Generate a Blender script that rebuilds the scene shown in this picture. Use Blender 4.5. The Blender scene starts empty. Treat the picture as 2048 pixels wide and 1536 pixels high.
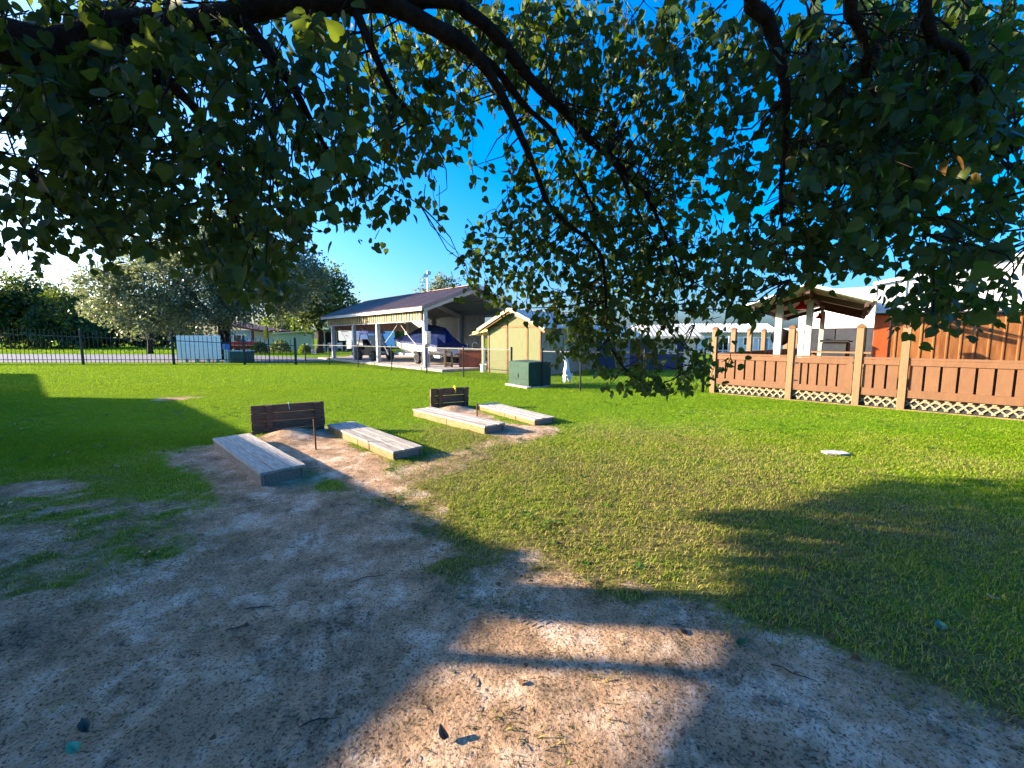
import bpy, math, random
import numpy as np
from mathutils import Vector, Matrix, noise as mnoise
random.seed(7); rng = np.random.default_rng(11)
R = math.radians
sc = bpy.context.scene
C = sc.collection

# ------------------------------------------------------------------ camera, sky, sun, exposure
FPX, HCAM = 858.0, 1.6
PITCH = math.atan((768 - 676) / FPX)
cam_d = bpy.data.cameras.new('camera'); cam = bpy.data.objects.new('camera', cam_d); C.objects.link(cam)
cam.location = (0, 0, HCAM); cam.rotation_euler = (math.pi / 2 - PITCH, 0, 0)
cam_d.sensor_width = 36; cam_d.lens = 36 * FPX / 2048; cam_d.clip_start = 0.05; cam_d.clip_end = 3000
sc.camera = cam
SUN_EL, SUN_AZ = R(15), R(-85.5)            # azimuth clockwise from +Y (camera forward)
LX, LY = -math.sin(SUN_AZ), -math.cos(SUN_AZ)   # ground direction in which shadows fall
KS = 1 / math.tan(SUN_EL)
w = bpy.data.worlds.new('World'); sc.world = w; w.use_nodes = True
nt = w.node_tree; nt.nodes.clear()
sky = nt.nodes.new('ShaderNodeTexSky'); sky.sky_type = 'NISHITA'; sky.sun_disc = False
sky.sun_elevation = SUN_EL; sky.sun_rotation = SUN_AZ
sky.air_density = 1.0; sky.dust_density = 3.8; sky.ozone_density = 6.0
hs = nt.nodes.new('ShaderNodeHueSaturation'); hs.inputs['Saturation'].default_value = 1.3; hs.inputs['Hue'].default_value = 0.505
bg = nt.nodes.new('ShaderNodeBackground'); bg.inputs[1].default_value = 0.108
wo = nt.nodes.new('ShaderNodeOutputWorld')
nt.links.new(sky.outputs[0], hs.inputs['Color']); nt.links.new(hs.outputs[0], bg.inputs[0]); nt.links.new(bg.outputs[0], wo.inputs[0])
sd = bpy.data.lights.new('sun', 'SUN'); sd.energy = 4.5; sd.angle = R(0.5); sd.color = (1.0, 0.83, 0.6)
so = bpy.data.objects.new('sun', sd); C.objects.link(so)
so.rotation_euler = Vector((LX * math.cos(SUN_EL), LY * math.cos(SUN_EL), -math.sin(SUN_EL))).to_track_quat('-Z', 'Y').to_euler()
vs = sc.view_settings; vs.view_transform = 'Standard'; vs.look = 'None'; vs.exposure = 2.6; vs.gamma = 1
sc.cycles.use_denoising = True
sc.cycles.max_bounces = 6; sc.cycles.transparent_max_bounces = 8

# ------------------------------------------------------------------ helpers
def ray(px, py):
    u = (px - 1024) / FPX; v = (768 - py) / FPX
    return (u, math.cos(PITCH) + v * math.sin(PITCH), -math.sin(PITCH) + v * math.cos(PITCH))
def G(px, py, z=0.0):
    d = ray(px, py); t = (z - HCAM) / d[2]; return (d[0] * t, d[1] * t)
def at(px, py, Y):
    d = ray(px, py); t = Y / d[1]; return Vector((d[0] * t, Y, HCAM + d[2] * t))
def proj(p):
    z = p[2] - HCAM
    f = p[1] * math.cos(PITCH) - z * math.sin(PITCH); u = p[1] * math.sin(PITCH) + z * math.cos(PITCH)
    if f < 0.05: return (-9999, -9999)
    return (1024 + FPX * p[0] / f, 768 - FPX * u / f)
def inpoly(x, y, P):
    r = False; j = len(P) - 1
    for i in range(len(P)):
        if (P[i][1] > y) != (P[j][1] > y) and x < (P[j][0] - P[i][0]) * (y - P[i][1]) / (P[j][1] - P[i][1]) + P[i][0]: r = not r
        j = i
    return r
def pdist(x, y, P):
    best = 1e9
    for i in range(len(P)):
        ax, ay = P[i - 1]; bx, by = P[i]; dx, dy = bx - ax, by - ay
        t = max(0, min(1, ((x - ax) * dx + (y - ay) * dy) / (dx * dx + dy * dy + 1e-9)))
        best = min(best, math.hypot(x - ax - t * dx, y - ay - t * dy))
    return best if inpoly(x, y, P) else -best
def sstep(a, b, x):
    t = max(0, min(1, (x - a) / (b - a))); return t * t * (3 - 2 * t)

MATS = {}
def mat(name, col, rough=0.6, var=0.25, scale=6.0, stretch=(1, 1, 1), bump=0.0, bscale=None, metal=0.0, col2=None, coords='Object', spec=0.2, fac=(0.35, 0.65)):
    if name in MATS: return MATS[name]
    m = bpy.data.materials.new(name); m.use_nodes = True; n = m.node_tree.nodes; l = m.node_tree.links
    b = n['Principled BSDF']; b.inputs['Roughness'].default_value = rough; b.inputs['Metallic'].default_value = metal
    b.inputs['Specular IOR Level'].default_value = spec
    tc = n.new('ShaderNodeTexCoord'); mp = n.new('ShaderNodeMapping'); mp.inputs['Scale'].default_value = stretch
    l.new(tc.outputs[coords], mp.inputs[0])
    nz = n.new('ShaderNodeTexNoise'); nz.inputs['Scale'].default_value = scale; nz.inputs['Detail'].default_value = 6; nz.inputs['Roughness'].default_value = 0.65
    l.new(mp.outputs[0], nz.inputs['Vector'])
    cr = n.new('ShaderNodeValToRGB'); cr.color_ramp.elements[0].position = fac[0]; cr.color_ramp.elements[1].position = fac[1]
    c2 = col2 or tuple(min(1, c * (1 + var)) for c in col); c1 = col if col2 else tuple(c * (1 - var) for c in col)
    cr.color_ramp.elements[0].color = (*c1, 1); cr.color_ramp.elements[1].color = (*c2, 1)
    l.new(nz.outputs['Fac'], cr.inputs[0])
    oi = n.new('ShaderNodeObjectInfo'); mr = n.new('ShaderNodeMapRange'); mr.inputs[3].default_value = 1 - var * 0.5; mr.inputs[4].default_value = 1 + var * 0.5
    l.new(oi.outputs['Random'], mr.inputs[0])
    mx = n.new('ShaderNodeVectorMath'); mx.operation = 'SCALE'; l.new(cr.outputs[0], mx.inputs[0]); l.new(mr.outputs[0], mx.inputs['Scale'])
    l.new(mx.outputs[0], b.inputs['Base Color'])
    if bump:
        nb = n.new('ShaderNodeTexNoise'); nb.inputs['Scale'].default_value = bscale or scale * 4; nb.inputs['Detail'].default_value = 5
        l.new(mp.outputs[0], nb.inputs['Vector'])
        bp = n.new('ShaderNodeBump'); bp.inputs['Strength'].default_value = bump; bp.inputs['Distance'].default_value = 0.02
        l.new(nb.outputs['Fac'], bp.inputs['Height']); l.new(bp.outputs[0], b.inputs['Normal'])
    MATS[name] = m; return m

class MB:
    def __init__(s): s.v = []; s.f = []
    def add(s, vs, fs):
        o = len(s.v); s.v += [tuple(q) for q in vs]; s.f += [tuple(o + i for i in q) for q in fs]; return s
    def box(s, x0, x1, y0, y1, z0, z1, M=None):
        vs = [Vector((x, y, z)) for z in (z0, z1) for x, y in ((x0, y0), (x1, y0), (x1, y1), (x0, y1))]
        if M: vs = [M @ q for q in vs]
        return s.add(vs, [(3, 2, 1, 0), (4, 5, 6, 7), (0, 1, 5, 4), (1, 2, 6, 5), (2, 3, 7, 6), (3, 0, 4, 7)])
    def bbox(s, x0, x1, y0, y1, z0, z1, b=0.006, M=None):   # chamfered box
        P = [(x0 + b, y0), (x1 - b, y0), (x1, y0 + b), (x1, y1 - b), (x1 - b, y1), (x0 + b, y1), (x0, y1 - b), (x0, y0 + b)]
        Q = [(x0 + b, y0 + b), (x1 - b, y0 + b), (x1 - b, y0 + b), (x1 - b, y1 - b), (x1 - b, y1 - b), (x0 + b, y1 - b), (x0 + b, y1 - b), (x0 + b, y0 + b)]
        vs = [Vector((*p, z0)) for p in P] + [Vector((*p, z1 - b)) for p in P] + [Vector((*q, z1)) for q in Q]
        if M: vs = [M @ q for q in vs]
        fs = [tuple(range(7, -1, -1))] + [(i, (i + 1) % 8, 8 + (i + 1) % 8, 8 + i) for i in range(8)] + [(8 + i, 8 + (i + 1) % 8, 16 + (i + 1) % 8, 16 + i) for i in range(8)] + [(16, 17, 19, 21)]
        return s.add(vs, fs)
    def bar(s, a, b, wd, ht, up=(0, 0, 1)):
        a = Vector(a); b = Vector(b); d = (b - a).normalized(); u = Vector(up)
        sd_ = d.cross(u); sd_ = sd_.normalized() if sd_.length > 1e-6 else Vector((1, 0, 0)); u = sd_.cross(d)
        vs = [p + sd_ * (i * wd / 2) + u * (j * ht / 2) for p in (a, b) for i, j in ((-1, -1), (1, -1), (1, 1), (-1, 1))]
        return s.add(vs, [(0, 1, 2, 3), (7, 6, 5, 4), (0, 4, 5, 1), (1, 5, 6, 2), (2, 6, 7, 3), (3, 7, 4, 0)])
    def tube(s, pts, rad, n=6, cap=True):
        pts = [Vector(p) for p in pts]; rad = rad if hasattr(rad, '__len__') else [rad] * len(pts)
        vs = []; fs = []; ref = Vector((0.31, 0.17, 0.93))
        for i, p in enumerate(pts):
            d = (pts[min(i + 1, len(pts) - 1)] - pts[max(i - 1, 0)]).normalized()
            a = d.cross(ref)
            if a.length < 1e-3: a = d.cross(Vector((1, 0, 0)))
            a.normalize(); b = d.cross(a)
            vs += [p + (a * math.cos(t * 2 * math.pi / n) + b * math.sin(t * 2 * math.pi / n)) * rad[i] for t in range(n)]
        for i in range(len(pts) - 1):
            for t in range(n): fs.append((i * n + t, i * n + (t + 1) % n, (i + 1) * n + (t + 1) % n, (i + 1) * n + t))
        if cap: fs += [tuple(range(n - 1, -1, -1)), tuple((len(pts) - 1) * n + t for t in range(n))]
        return s.add(vs, fs)
    def lathe(s, prof, n=20, M=None):
        vs = []; fs = []
        for r_, z_ in prof: vs += [Vector((r_ * math.cos(t * 2 * math.pi / n), r_ * math.sin(t * 2 * math.pi / n), z_)) for t in range(n)]
        if M: vs = [M @ q for q in vs]
        for i in range(len(prof) - 1):
            for t in range(n): fs.append((i * n + t, i * n + (t + 1) % n, (i + 1) * n + (t + 1) % n, (i + 1) * n + t))
        fs += [tuple(range(n - 1, -1, -1)), tuple((len(prof) - 1) * n + t for t in range(n))]
        return s.add(vs, fs)
    def prism(s, poly, axis, a, b):     # polygon in the two other axes, extruded along axis
        def mk(p, t):
            if axis == 'x': return (t, p[0], p[1])
            if axis == 'y': return (p[0], t, p[1])
            return (p[0], p[1], t)
        n = len(poly); vs = [mk(p, a) for p in poly] + [mk(p, b) for p in poly]
        return s.add(vs, [tuple(range(n - 1, -1, -1)), tuple(range(n, 2 * n))] + [(i, (i + 1) % n, n + (i + 1) % n, n + i) for i in range(n)])
    def corr(s, x0, x1, z0, z1, pitch, depth, wd=0.06, y=0.0, M=None):   # ribbed sheet, ribs along z, proud towards -y
        xs = [(x0, 0)]; n = max(1, int(round((x1 - x0) / pitch))); p = (x1 - x0) / n
        for i in range(n):
            c = x0 + (i + 0.5) * p; xs += [(c - wd / 2, 0), (c - wd / 4, 1), (c + wd / 4, 1), (c + wd / 2, 0)]
        xs.append((x1, 0)); vs = []
        for x, d in xs:
            for zz in (z0, z1): vs.append(Vector((x, y - d * depth, zz)))
        k = len(vs)
        for x, d in xs:
            for zz in (z0, z1): vs.append(Vector((x, y - d * depth + 0.012, zz)))
        if M: vs = [M @ q for q in vs]
        m = len(xs); fs = [(2 * i, 2 * i + 2, 2 * i + 3, 2 * i + 1) for i in range(m - 1)] + [(k + 2 * i + 1, k + 2 * i + 3, k + 2 * i + 2, k + 2 * i) for i in range(m - 1)]
        fs += [(0, 1, k + 1, k), (2 * m - 1, 2 * m - 2, k + 2 * m - 2, k + 2 * m - 1)]
        fs += [(2 * i + 2, 2 * i, k + 2 * i, k + 2 * i + 2) for i in range(m - 1)] + [(2 * i + 1, 2 * i + 3, k + 2 * i + 3, k + 2 * i + 1) for i in range(m - 1)]
        return s.add(vs, fs)
    def mesh(s, name, m, smooth=False):
        me = bpy.data.meshes.new(name); me.from_pydata(s.v, [], s.f); me.materials.append(m)
        if smooth: me.polygons.foreach_set('use_smooth', [True] * len(me.polygons))
        me.update(); return me
    def build(s, name, m, parent=None, smooth=False, loc=(0, 0, 0), rot=(0, 0, 0)):
        return put(name, s.mesh(name, m, smooth), parent, loc, rot)
def put(name, me, parent=None, loc=(0, 0, 0), rot=(0, 0, 0), scale=None):
    o = bpy.data.objects.new(name, me); C.objects.link(o); o.location = loc; o.rotation_euler = rot
    if scale: o.scale = scale
    if parent: o.parent = parent
    return o
def tag(o, label, cat, group=None):
    o['label'] = label; o['category'] = cat
    if group: o['group'] = group
    return o
def thing(name, label, cat, loc=(0, 0, 0), rz=0.0, group=None):
    o = bpy.data.objects.new(name, None); C.objects.link(o); o.location = loc; o.rotation_euler = (0, 0, rz)
    o.empty_display_size = 0.2
    return tag(o, label, cat, group)
def stuff(o): o['kind'] = 'stuff'; return o
def struct(o): o['kind'] = 'structure'; return o
def npmesh(name, V, F, m, attrs=None, smooth=False):
    me = bpy.data.meshes.new(name); nv, nf, k = len(V), len(F), F.shape[1]
    me.vertices.add(nv); me.vertices.foreach_set('co', V.astype(np.float32).ravel())
    me.loops.add(nf * k); me.loops.foreach_set('vertex_index', F.astype(np.int32).ravel())
    me.polygons.add(nf); me.polygons.foreach_set('loop_start', np.arange(0, nf * k, k, dtype=np.int32))
    if smooth: me.polygons.foreach_set('use_smooth', np.ones(nf, dtype=bool))
    me.materials.append(m); me.update(calc_edges=True)
    for an, av in (attrs or {}).items():
        a = me.attributes.new(an, 'FLOAT', 'POINT'); a.data.foreach_set('value', av.astype(np.float32))
    return me
def T(x=0, y=0, z=0, rz=0, rx=0, ry=0):
    return Matrix.Translation((x, y, z)) @ Matrix.Rotation(rz, 4, 'Z') @ Matrix.Rotation(ry, 4, 'Y') @ Matrix.Rotation(rx, 4, 'X')

# ------------------------------------------------------------------ materials
CON = mat('concrete', (0.42, 0.39, 0.35), 0.85, 0.2, 3, bump=0.2)
ASPH = mat('asphalt', (0.13, 0.13, 0.16), 0.85, 0.2, 2, bump=0.2, bscale=80)
WHITE = mat('white_paint', (0.78, 0.77, 0.74), 0.5, 0.08, 4)
IRON = mat('green_black_iron', (0.012, 0.03, 0.028), 0.5, 0.2, 8)
BLACK = mat('black_metal', (0.012, 0.011, 0.012), 0.5, 0.2, 8)
GALV = mat('galvanised_steel', (0.45, 0.46, 0.47), 0.4, 0.15, 12, metal=0.7)
RUBBER = mat('rubber', (0.015, 0.015, 0.016), 0.85, 0.2, 10)
BARK = mat('bark', (0.022, 0.016, 0.013), 0.95, 0.5, 14, (1, 1, 1), bump=1.0, bscale=45, spec=.15)
DARK = mat('dark_interior', (0.02, 0.02, 0.022), 0.8, 0.3, 4)
GLASS = mat('dark_glass', (0.03, 0.035, 0.045), 0.08, 0.2, 2, spec=0.8)

# ------------------------------------------------------------------ ground
DIRT = [G(-150, 1190), G(60, 1170), G(200, 1150), G(340, 1140), G(440, 1070), G(455, 985), G(400, 925), G(395, 890), G(450, 885), G(560, 940), G(600, 960), G(640, 960), G(760, 1010), G(850, 1060), G(960, 1110), G(1060, 1140), G(1180, 1165),
        G(1460, 1190), G(1560, 1240), G(1700, 1270), G(1850, 1330), G(2048, 1400), (3.2, 1.2), (4.0, -1.5), (-6, -1.5), (-6, 2.5)]
PIT1 = [G(500, 905), G(560, 865), G(640, 855), G(700, 885), G(760, 925), G(800, 975), G(740, 990), G(640, 940)]
PIT2 = [G(880, 815), G(935, 812), G(1010, 845), G(1110, 850), G(1130, 868), G(1060, 880), G(985, 870), G(930, 850)]
WORN = [G(640, 960), G(760, 930), G(860, 900), G(960, 875), G(1100, 860), G(1160, 872), G(1000, 900), G(900, 960), G(820, 990), G(700, 990)]
SPOTS = [((-9.0, 11.4), 0.55), (G(40, 980), 0.45), (G(100, 980), 0.3), (G(1040, 872), 0.3), (G(480, 940), 0.25), (G(700, 862), 0.3), (G(20, 1080), .5)]
def nz2(x, y, s, o=0.0): return mnoise.noise(Vector((x * s + o, y * s - o, o)))
def fb(x, y, s, o=0.0): return nz2(x, y, s, o) + 0.5 * nz2(x, y, 2.1 * s, o + 5) + 0.25 * nz2(x, y, 4.3 * s, o + 9)
def dirt_at(x, y):
    if y > 14 or abs(x) > 16 or y < -4: return 0.0
    n = fb(x, y, 1.1, 3.3)
    d = sstep(-0.60, 0.45, pdist(x, y, DIRT) + 0.5 * n)
    d = max(d, 0.97 * sstep(-0.25, 0.12, pdist(x, y, PIT1) + 0.14 * n), 0.72 * sstep(-0.2, 0.2, pdist(x, y, PIT2) + 0.15 * n), 0.46 * sstep(-0.25, 0.35, pdist(x, y, WORN) + 0.25 * n))
    for (c, r) in SPOTS: d = max(d, 0.85 * sstep(r * 1.3, r * 0.4, math.hypot(x - c[0], (y - c[1]) * 1.2) - 0.2 * n))
    # trampled, patchy grass to the left of the bare earth and thin grass inside it
    if -6.5 < x < -0.6 and 2.2 < y < 5.2: d = max(d, (0.41 + 0.36 * fb(x, y, 3.4, 8.1)) * sstep(5.0, 4.0, y + .3 * fb(x, y, 1.2, 5)))
    d -= 0.32 * sstep(0.2, 0.7, fb(x, y, 3.3, 17.0)) * (1 if y < 3.2 else 0)
    return max(0.0, min(1.0, d))
def dry_at(x, y):
    n = 0.35 * fb(x, y, 0.6, 21)
    a = sstep(11.0, 5.2, y + 0.15 * abs(x)) * sstep(-3.4, -0.4, x) * (1 - 0.55 * sstep(2.5, 5, x) * sstep(3, 5, y))
    b = 0.5 * sstep(1.6, 0.2, abs(pdist(x, y, WORN))) if y < 14 and abs(x) < 9 else 0
    if x < -.3 and y < 6.5: a = max(a, .75 * sstep(6.0, 4.3, y + .5 * fb(x, y, 1.1, 61)))
    return max(0, min(1, max(a, b) * 0.95 + n + .12 * fb(x, y, 2.2, 31)))
def height_at(x, y):
    if y > 16 or abs(x) > 16: return 0.0
    h = 0.012 * fb(x, y, 1.6, 2) + 0.004 * nz2(x, y, 9, 4) * sstep(9, 5, y)
    c = (-3.65, 6.95); h += 0.13 * math.exp(-(((x - c[0]) ** 2 + (y - c[1]) ** 2) / 0.16))
    c = (-1.30, 9.55); h += 0.10 * math.exp(-(((x - c[0]) ** 2 + (y - c[1]) ** 2) / 0.10))
    return h - 0.01
def axis(fine0, fine1, step, far0, far1):
    a = list(np.arange(fine0, fine1 + 1e-6, step)); s = step
    p = fine1
    while p < far1: s *= 1.16; p += s; a.append(min(p, far1))
    s = step; p = fine0
    while p > far0: s *= 1.16; p -= s; a.insert(0, max(p, far0))
    return a
gx = axis(-6.5, 7.5, 0.06, -900, 900); gy = axis(1.0, 9.0, 0.05, -300, 1500)
nx_, ny_ = len(gx), len(gy)
V = np.zeros((nx_ * ny_, 3)); da = np.zeros(nx_ * ny_); dr = np.zeros(nx_ * ny_)
k = 0
for y in gy:
    for x in gx:
        V[k] = (x, y, height_at(x, y)); da[k] = dirt_at(x, y); dr[k] = dry_at(x, y) if y < 60 else 0.15; k += 1
ii = np.arange(nx_ * ny_).reshape(ny_, nx_)
Fq = np.stack([ii[:-1, :-1], ii[:-1, 1:], ii[1:, 1:], ii[1:, :-1]], -1).reshape(-1, 4)
def ground_mat():
    m = bpy.data.materials.new('lawn_and_soil'); m.use_nodes = True; n = m.node_tree.nodes; l = m.node_tree.links; b = n['Principled BSDF']
    b.inputs['Roughness'].default_value = 1.0; b.inputs['Specular IOR Level'].default_value = 0.0
    tc = n.new('ShaderNodeTexCoord')
    def nz(scale, det=6, ro=0.6, st=(1, 1, 1)):
        mp = n.new('ShaderNodeMapping'); mp.inputs['Scale'].default_value = st; l.new(tc.outputs['Object'], mp.inputs[0])
        q = n.new('ShaderNodeTexNoise'); q.inputs['Scale'].default_value = scale; q.inputs['Detail'].default_value = det; q.inputs['Roughness'].default_value = ro; l.new(mp.outputs[0], q.inputs['Vector']); return q.outputs['Fac']
    def ramp(f, stops):
        c = n.new('ShaderNodeValToRGB'); e = c.color_ramp.elements
        while len(e) < len(stops): e.new(0.5)
        for i, (p, col) in enumerate(stops): e[i].position = p; e[i].color = (*col, 1)
        l.new(f, c.inputs[0]); return c.outputs[0]
    def mix(f, a, c):
        q = n.new('ShaderNodeMix'); q.data_type = 'RGBA'; l.new(f, q.inputs[0]); l.new(a, q.inputs[6]); l.new(c, q.inputs[7]); return q.outputs[2]
    def attr(nm): q = n.new('ShaderNodeAttribute'); q.attribute_name = nm; return q.outputs['Fac']
    def math_(op, a, v=None, b2=None):
        q = n.new('ShaderNodeMath'); q.operation = op; q.use_clamp = op in ('ADD', 'SUBTRACT', 'MULTIPLY_ADD'); l.new(a, q.inputs[0])
        if b2 is not None: l.new(b2, q.inputs[1])
        elif v is not None: q.inputs[1].default_value = v
        return q.outputs[0]
    soil = ramp(nz(2.6, 9, 0.72), [(0.32, (0.22, 0.14, 0.085)), (0.5, (0.42, 0.275, 0.17)), (0.66, (0.64, 0.50, 0.38))])
    thatch = ramp(nz(48, 5, 0.75), [(0.36, (0.06, 0.043, 0.03)), (0.52, (0.18, 0.13, 0.085)), (0.68, (0.32, 0.245, 0.16))])
    tf = ramp(math_('ADD', math_('MULTIPLY', nz(1.6, 8, 0.7), 0.8), b2=math_('MULTIPLY', nz(13, 6, 0.75), 0.5)), [(0.645, (0, 0, 0)), (0.79, (1, 1, 1))])
    soil = mix(tf, soil, thatch)
    debris = ramp(math_('MULTIPLY', nz(70, 4, 0.7), 1.0), [(0.36, (0.10, 0.075, 0.055)), (0.49, (1, 1, 1))])
    q = n.new('ShaderNodeMix'); q.data_type = 'RGBA'; q.blend_type = 'MULTIPLY'; q.inputs[0].default_value = 0.85; l.new(soil, q.inputs[6]); l.new(debris, q.inputs[7]); soil = q.outputs[2]
    green = ramp(nz(14, 6, 0.7), [(0.3, (0.045, 0.11, 0.003)), (0.5, (0.10, 0.21, 0.005)), (0.72, (0.18, 0.29, 0.01))])
    dry = ramp(nz(18, 6, 0.75), [(0.3, (0.055, 0.05, 0.018)), (0.5, (0.13, 0.115, 0.04)), (0.72, (0.26, 0.20, 0.10))])  # dry turf tones, darkened to paint the shade between grass blades
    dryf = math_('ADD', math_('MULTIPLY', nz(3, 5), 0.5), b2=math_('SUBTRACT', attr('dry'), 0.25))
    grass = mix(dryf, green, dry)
    df = n.new('ShaderNodeMapRange'); df.interpolation_type = 'SMOOTHSTEP'; df.inputs[1].default_value = 0.42; df.inputs[2].default_value = 0.68
    l.new(math_('ADD', math_('MULTIPLY', nz(7, 7, 0.75), 0.7), b2=math_('SUBTRACT', attr('dirt'), 0.2)), df.inputs[0])
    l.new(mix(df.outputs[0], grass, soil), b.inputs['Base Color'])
    h = math_('ADD', math_('MULTIPLY', nz(38, 6, 0.7), 0.55), b2=math_('MULTIPLY', nz(7, 5), 0.6))
    bp = n.new('ShaderNodeBump'); bp.inputs['Strength'].default_value = 0.9; bp.inputs['Distance'].default_value = 0.03; l.new(h, bp.inputs['Height']); l.new(bp.outputs[0], b.inputs['Normal'])
    return m
struct(put('ground', npmesh('ground', V, Fq, ground_mat(), {'dirt': da, 'dry': dr}, True)))
# road, drive and the lawn beyond are sheets on top
def sheet(name, pts, z, m):
    return struct(MB().prism(pts, 'z', z - 0.03, z).build(name, m))
sheet('road', [(-120, 28.5), (-60, 28.2), (-17, 28.0), (-15, 28.2), (-13.6, 33.5), (-18, 36), (-26, 41), (-60, 43.5), (-120, 44)], 0.012, ASPH)
sheet('driveway', [(-14.8, 28.25), (-9, 33.8), (-2, 44), (-16, 44), (-13.4, 33.5)], 0.016, mat('pale_drive', (0.22, 0.2, 0.19), 0.9, 0.25, 1.5, bump=0.2))
# ------------------------------------------------------------------ horseshoe pits
PLANK = mat('weathered_deck_board', (0.22, 0.18, 0.14), 0.75, 0.35, 4, (1.0, 14, 14), bump=0.5, bscale=18, col2=(0.46, 0.41, 0.34))
TIMBER = mat('treated_timber', (0.13, 0.08, 0.035), 0.8, 0.3, 6, (1, 12, 12), bump=0.3, col2=(0.25, 0.17, 0.075))
SIDE_DK = mat('grey_timber', (0.15, 0.11, 0.085), 0.85, 0.3, 6, (1, 12, 12), bump=0.4, col2=(0.27, 0.21, 0.17))
BSTOP = mat('dark_stained_board', (0.11, 0.055, 0.034), 0.8, 0.4, 5, (1, 10, 10), bump=0.5, col2=(0.22, 0.12, 0.08))
RUST = mat('rusty_steel', (0.10, 0.045, 0.02), 0.7, 0.4, 30, bump=0.3)
def platform(label, near_l, near_r, far_l, sidem, h=0.135):
    a = Vector((*near_l, 0)); b = Vector((*near_r, 0)); c = Vector((*far_l, 0))
    L = (c - a).length; W = (b - a).length; ang = math.atan2(a.y - c.y, a.x - c.x)     # local x: far -> near
    W = max(0.46, min(0.52, W))
    t = thing('pitching_platform', label, 'platform', (c.x, c.y, 0), ang, 'horseshoe pitching platforms')
    bw = W / 3
    for i in range(3):
        y0 = i * bw + 0.005; dz = random.uniform(-0.004, 0.004); e = random.uniform(-0.012, 0.012)
        MB().bbox(-0.02, L + 0.015 + e, y0, y0 + bw - 0.010, h + dz, h + 0.028 + dz, 0.004).build('deck_board', PLANK, t)
    MB().bbox(0, L * 0.52 - 0.004, 0.012, 0.05, -0.02, h - 0.002, 0.004).build('side_rail', sidem, t)
    MB().bbox(L * 0.52 + 0.004, L, 0.012, 0.05, -0.02, h - 0.002, 0.004).build('side_rail', sidem, t)
    MB().bbox(0, L, W - 0.05, W - 0.012, -0.02, h - 0.002, 0.004).build('side_rail', sidem, t)
    MB().bbox(L - 0.05, L - 0.008, 0.054, W - 0.054, -0.02, h - 0.004, 0.004).build('end_board', SIDE_DK, t)
    return t
platform('long grey wooden platform lying in shade left of the nearer stake', G(520, 972), G(617, 955), G(426, 896), SIDE_DK, .115)
platform('pale wooden platform half in shadow right of the nearer stake', G(785, 921), G(846, 910), G(655, 863), TIMBER, 0.095)
platform('sunlit wooden platform left of the farther stake', G(968, 868), G(1005, 860), G(826, 831), TIMBER, 0.105)
platform('thin wooden platform right of the farther stake beside the bare earth', G(1068, 850), G(1104, 843), G(955, 818), TIMBER, 0.075)
def backstop(label, left, right, zl, n=4, gap=0.0035):
    a = Vector((*left, 0)); b = Vector((*right, 0)); L = (b - a).length
    t = thing('backstop', label, 'backstop', a, math.atan2(b.y - a.y, b.x - a.x), 'horseshoe pit backstops')
    bh = (zl + 0.06) / n
    for i in range(n):
        z0 = -0.06 + i * bh
        MB().bbox(random.uniform(-.006, .006), L + random.uniform(-.01, .01), 0, 0.042, z0 + gap, z0 + bh - gap, 0.005).build('plank', BSTOP, t)
    for fx in (0.2, 0.86):
        MB().bbox(L * fx, L * fx + 0.088, -0.046, -0.003, -0.1, zl - 0.012, 0.004).build('post', BSTOP, t)
    MB().bbox(0.01, 0.1, 0.045, 0.085, -0.1, zl - 0.03, 0.004).build('post', TIMBER, t)
    MB().bbox(L - 0.1, L - 0.01, 0.045, 0.085, -0.1, zl - 0.03, 0.004).build('post', TIMBER, t)
    return t, L
b1, L1 = backstop('wide dark brown plank backstop behind the nearer horseshoe stake', (-4.26, 6.90), (-3.30, 7.45), 0.50)
# white string tied round the top of the nearer backstop
MB().tube([(L1 * .5, .05, .40), (L1 * .5, .046, .515), (L1 * .5, 0, .512), (L1 * .502, -.012, .49), (L1 * .51, -.012, .40)], 0.006, 5).build('white_cord', WHITE, b1)
b2, L2 = backstop('narrow blackened backstop with gaps, behind the farther horseshoe stake', (-1.84, 9.62), (-1.02, 10.05), 0.46, 3, 0.006)
YEL = mat('yellow_rope', (0.7, 0.55, 0.02), 0.6, 0.2, 9)
tag(MB().tube([(L2 * .62 + 0 * i, .06 * math.cos(i), .40 + .09 * math.sin(i)) for i in np.linspace(-.6, 3.8, 12)], 0.016, 6).build('rope', YEL, loc=b2.location, rot=b2.rotation_euler), 'yellow rope draped over the top of the farther backstop', 'rope')
def stake(label, p, h, m, lean):
    t = MB().tube([(0, 0, -0.15), (lean * .5, 0, h * .5), (lean, 0.0, h - 0.006), (lean, 0, h)], [0.0135, 0.0135, 0.0135, 0.010], 10).build('horseshoe_stake', m, loc=(p[0], p[1], 0), smooth=False)
    tag(t, label, 'stake', 'horseshoe stakes')
stake('rusty steel stake standing in the nearer pit', G(632, 897), 0.43, RUST, -0.012)
stake('thin rusty steel stake standing in the farther pit', G(954, 838), 0.34, RUST, 0.0)
ST2 = None

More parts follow.
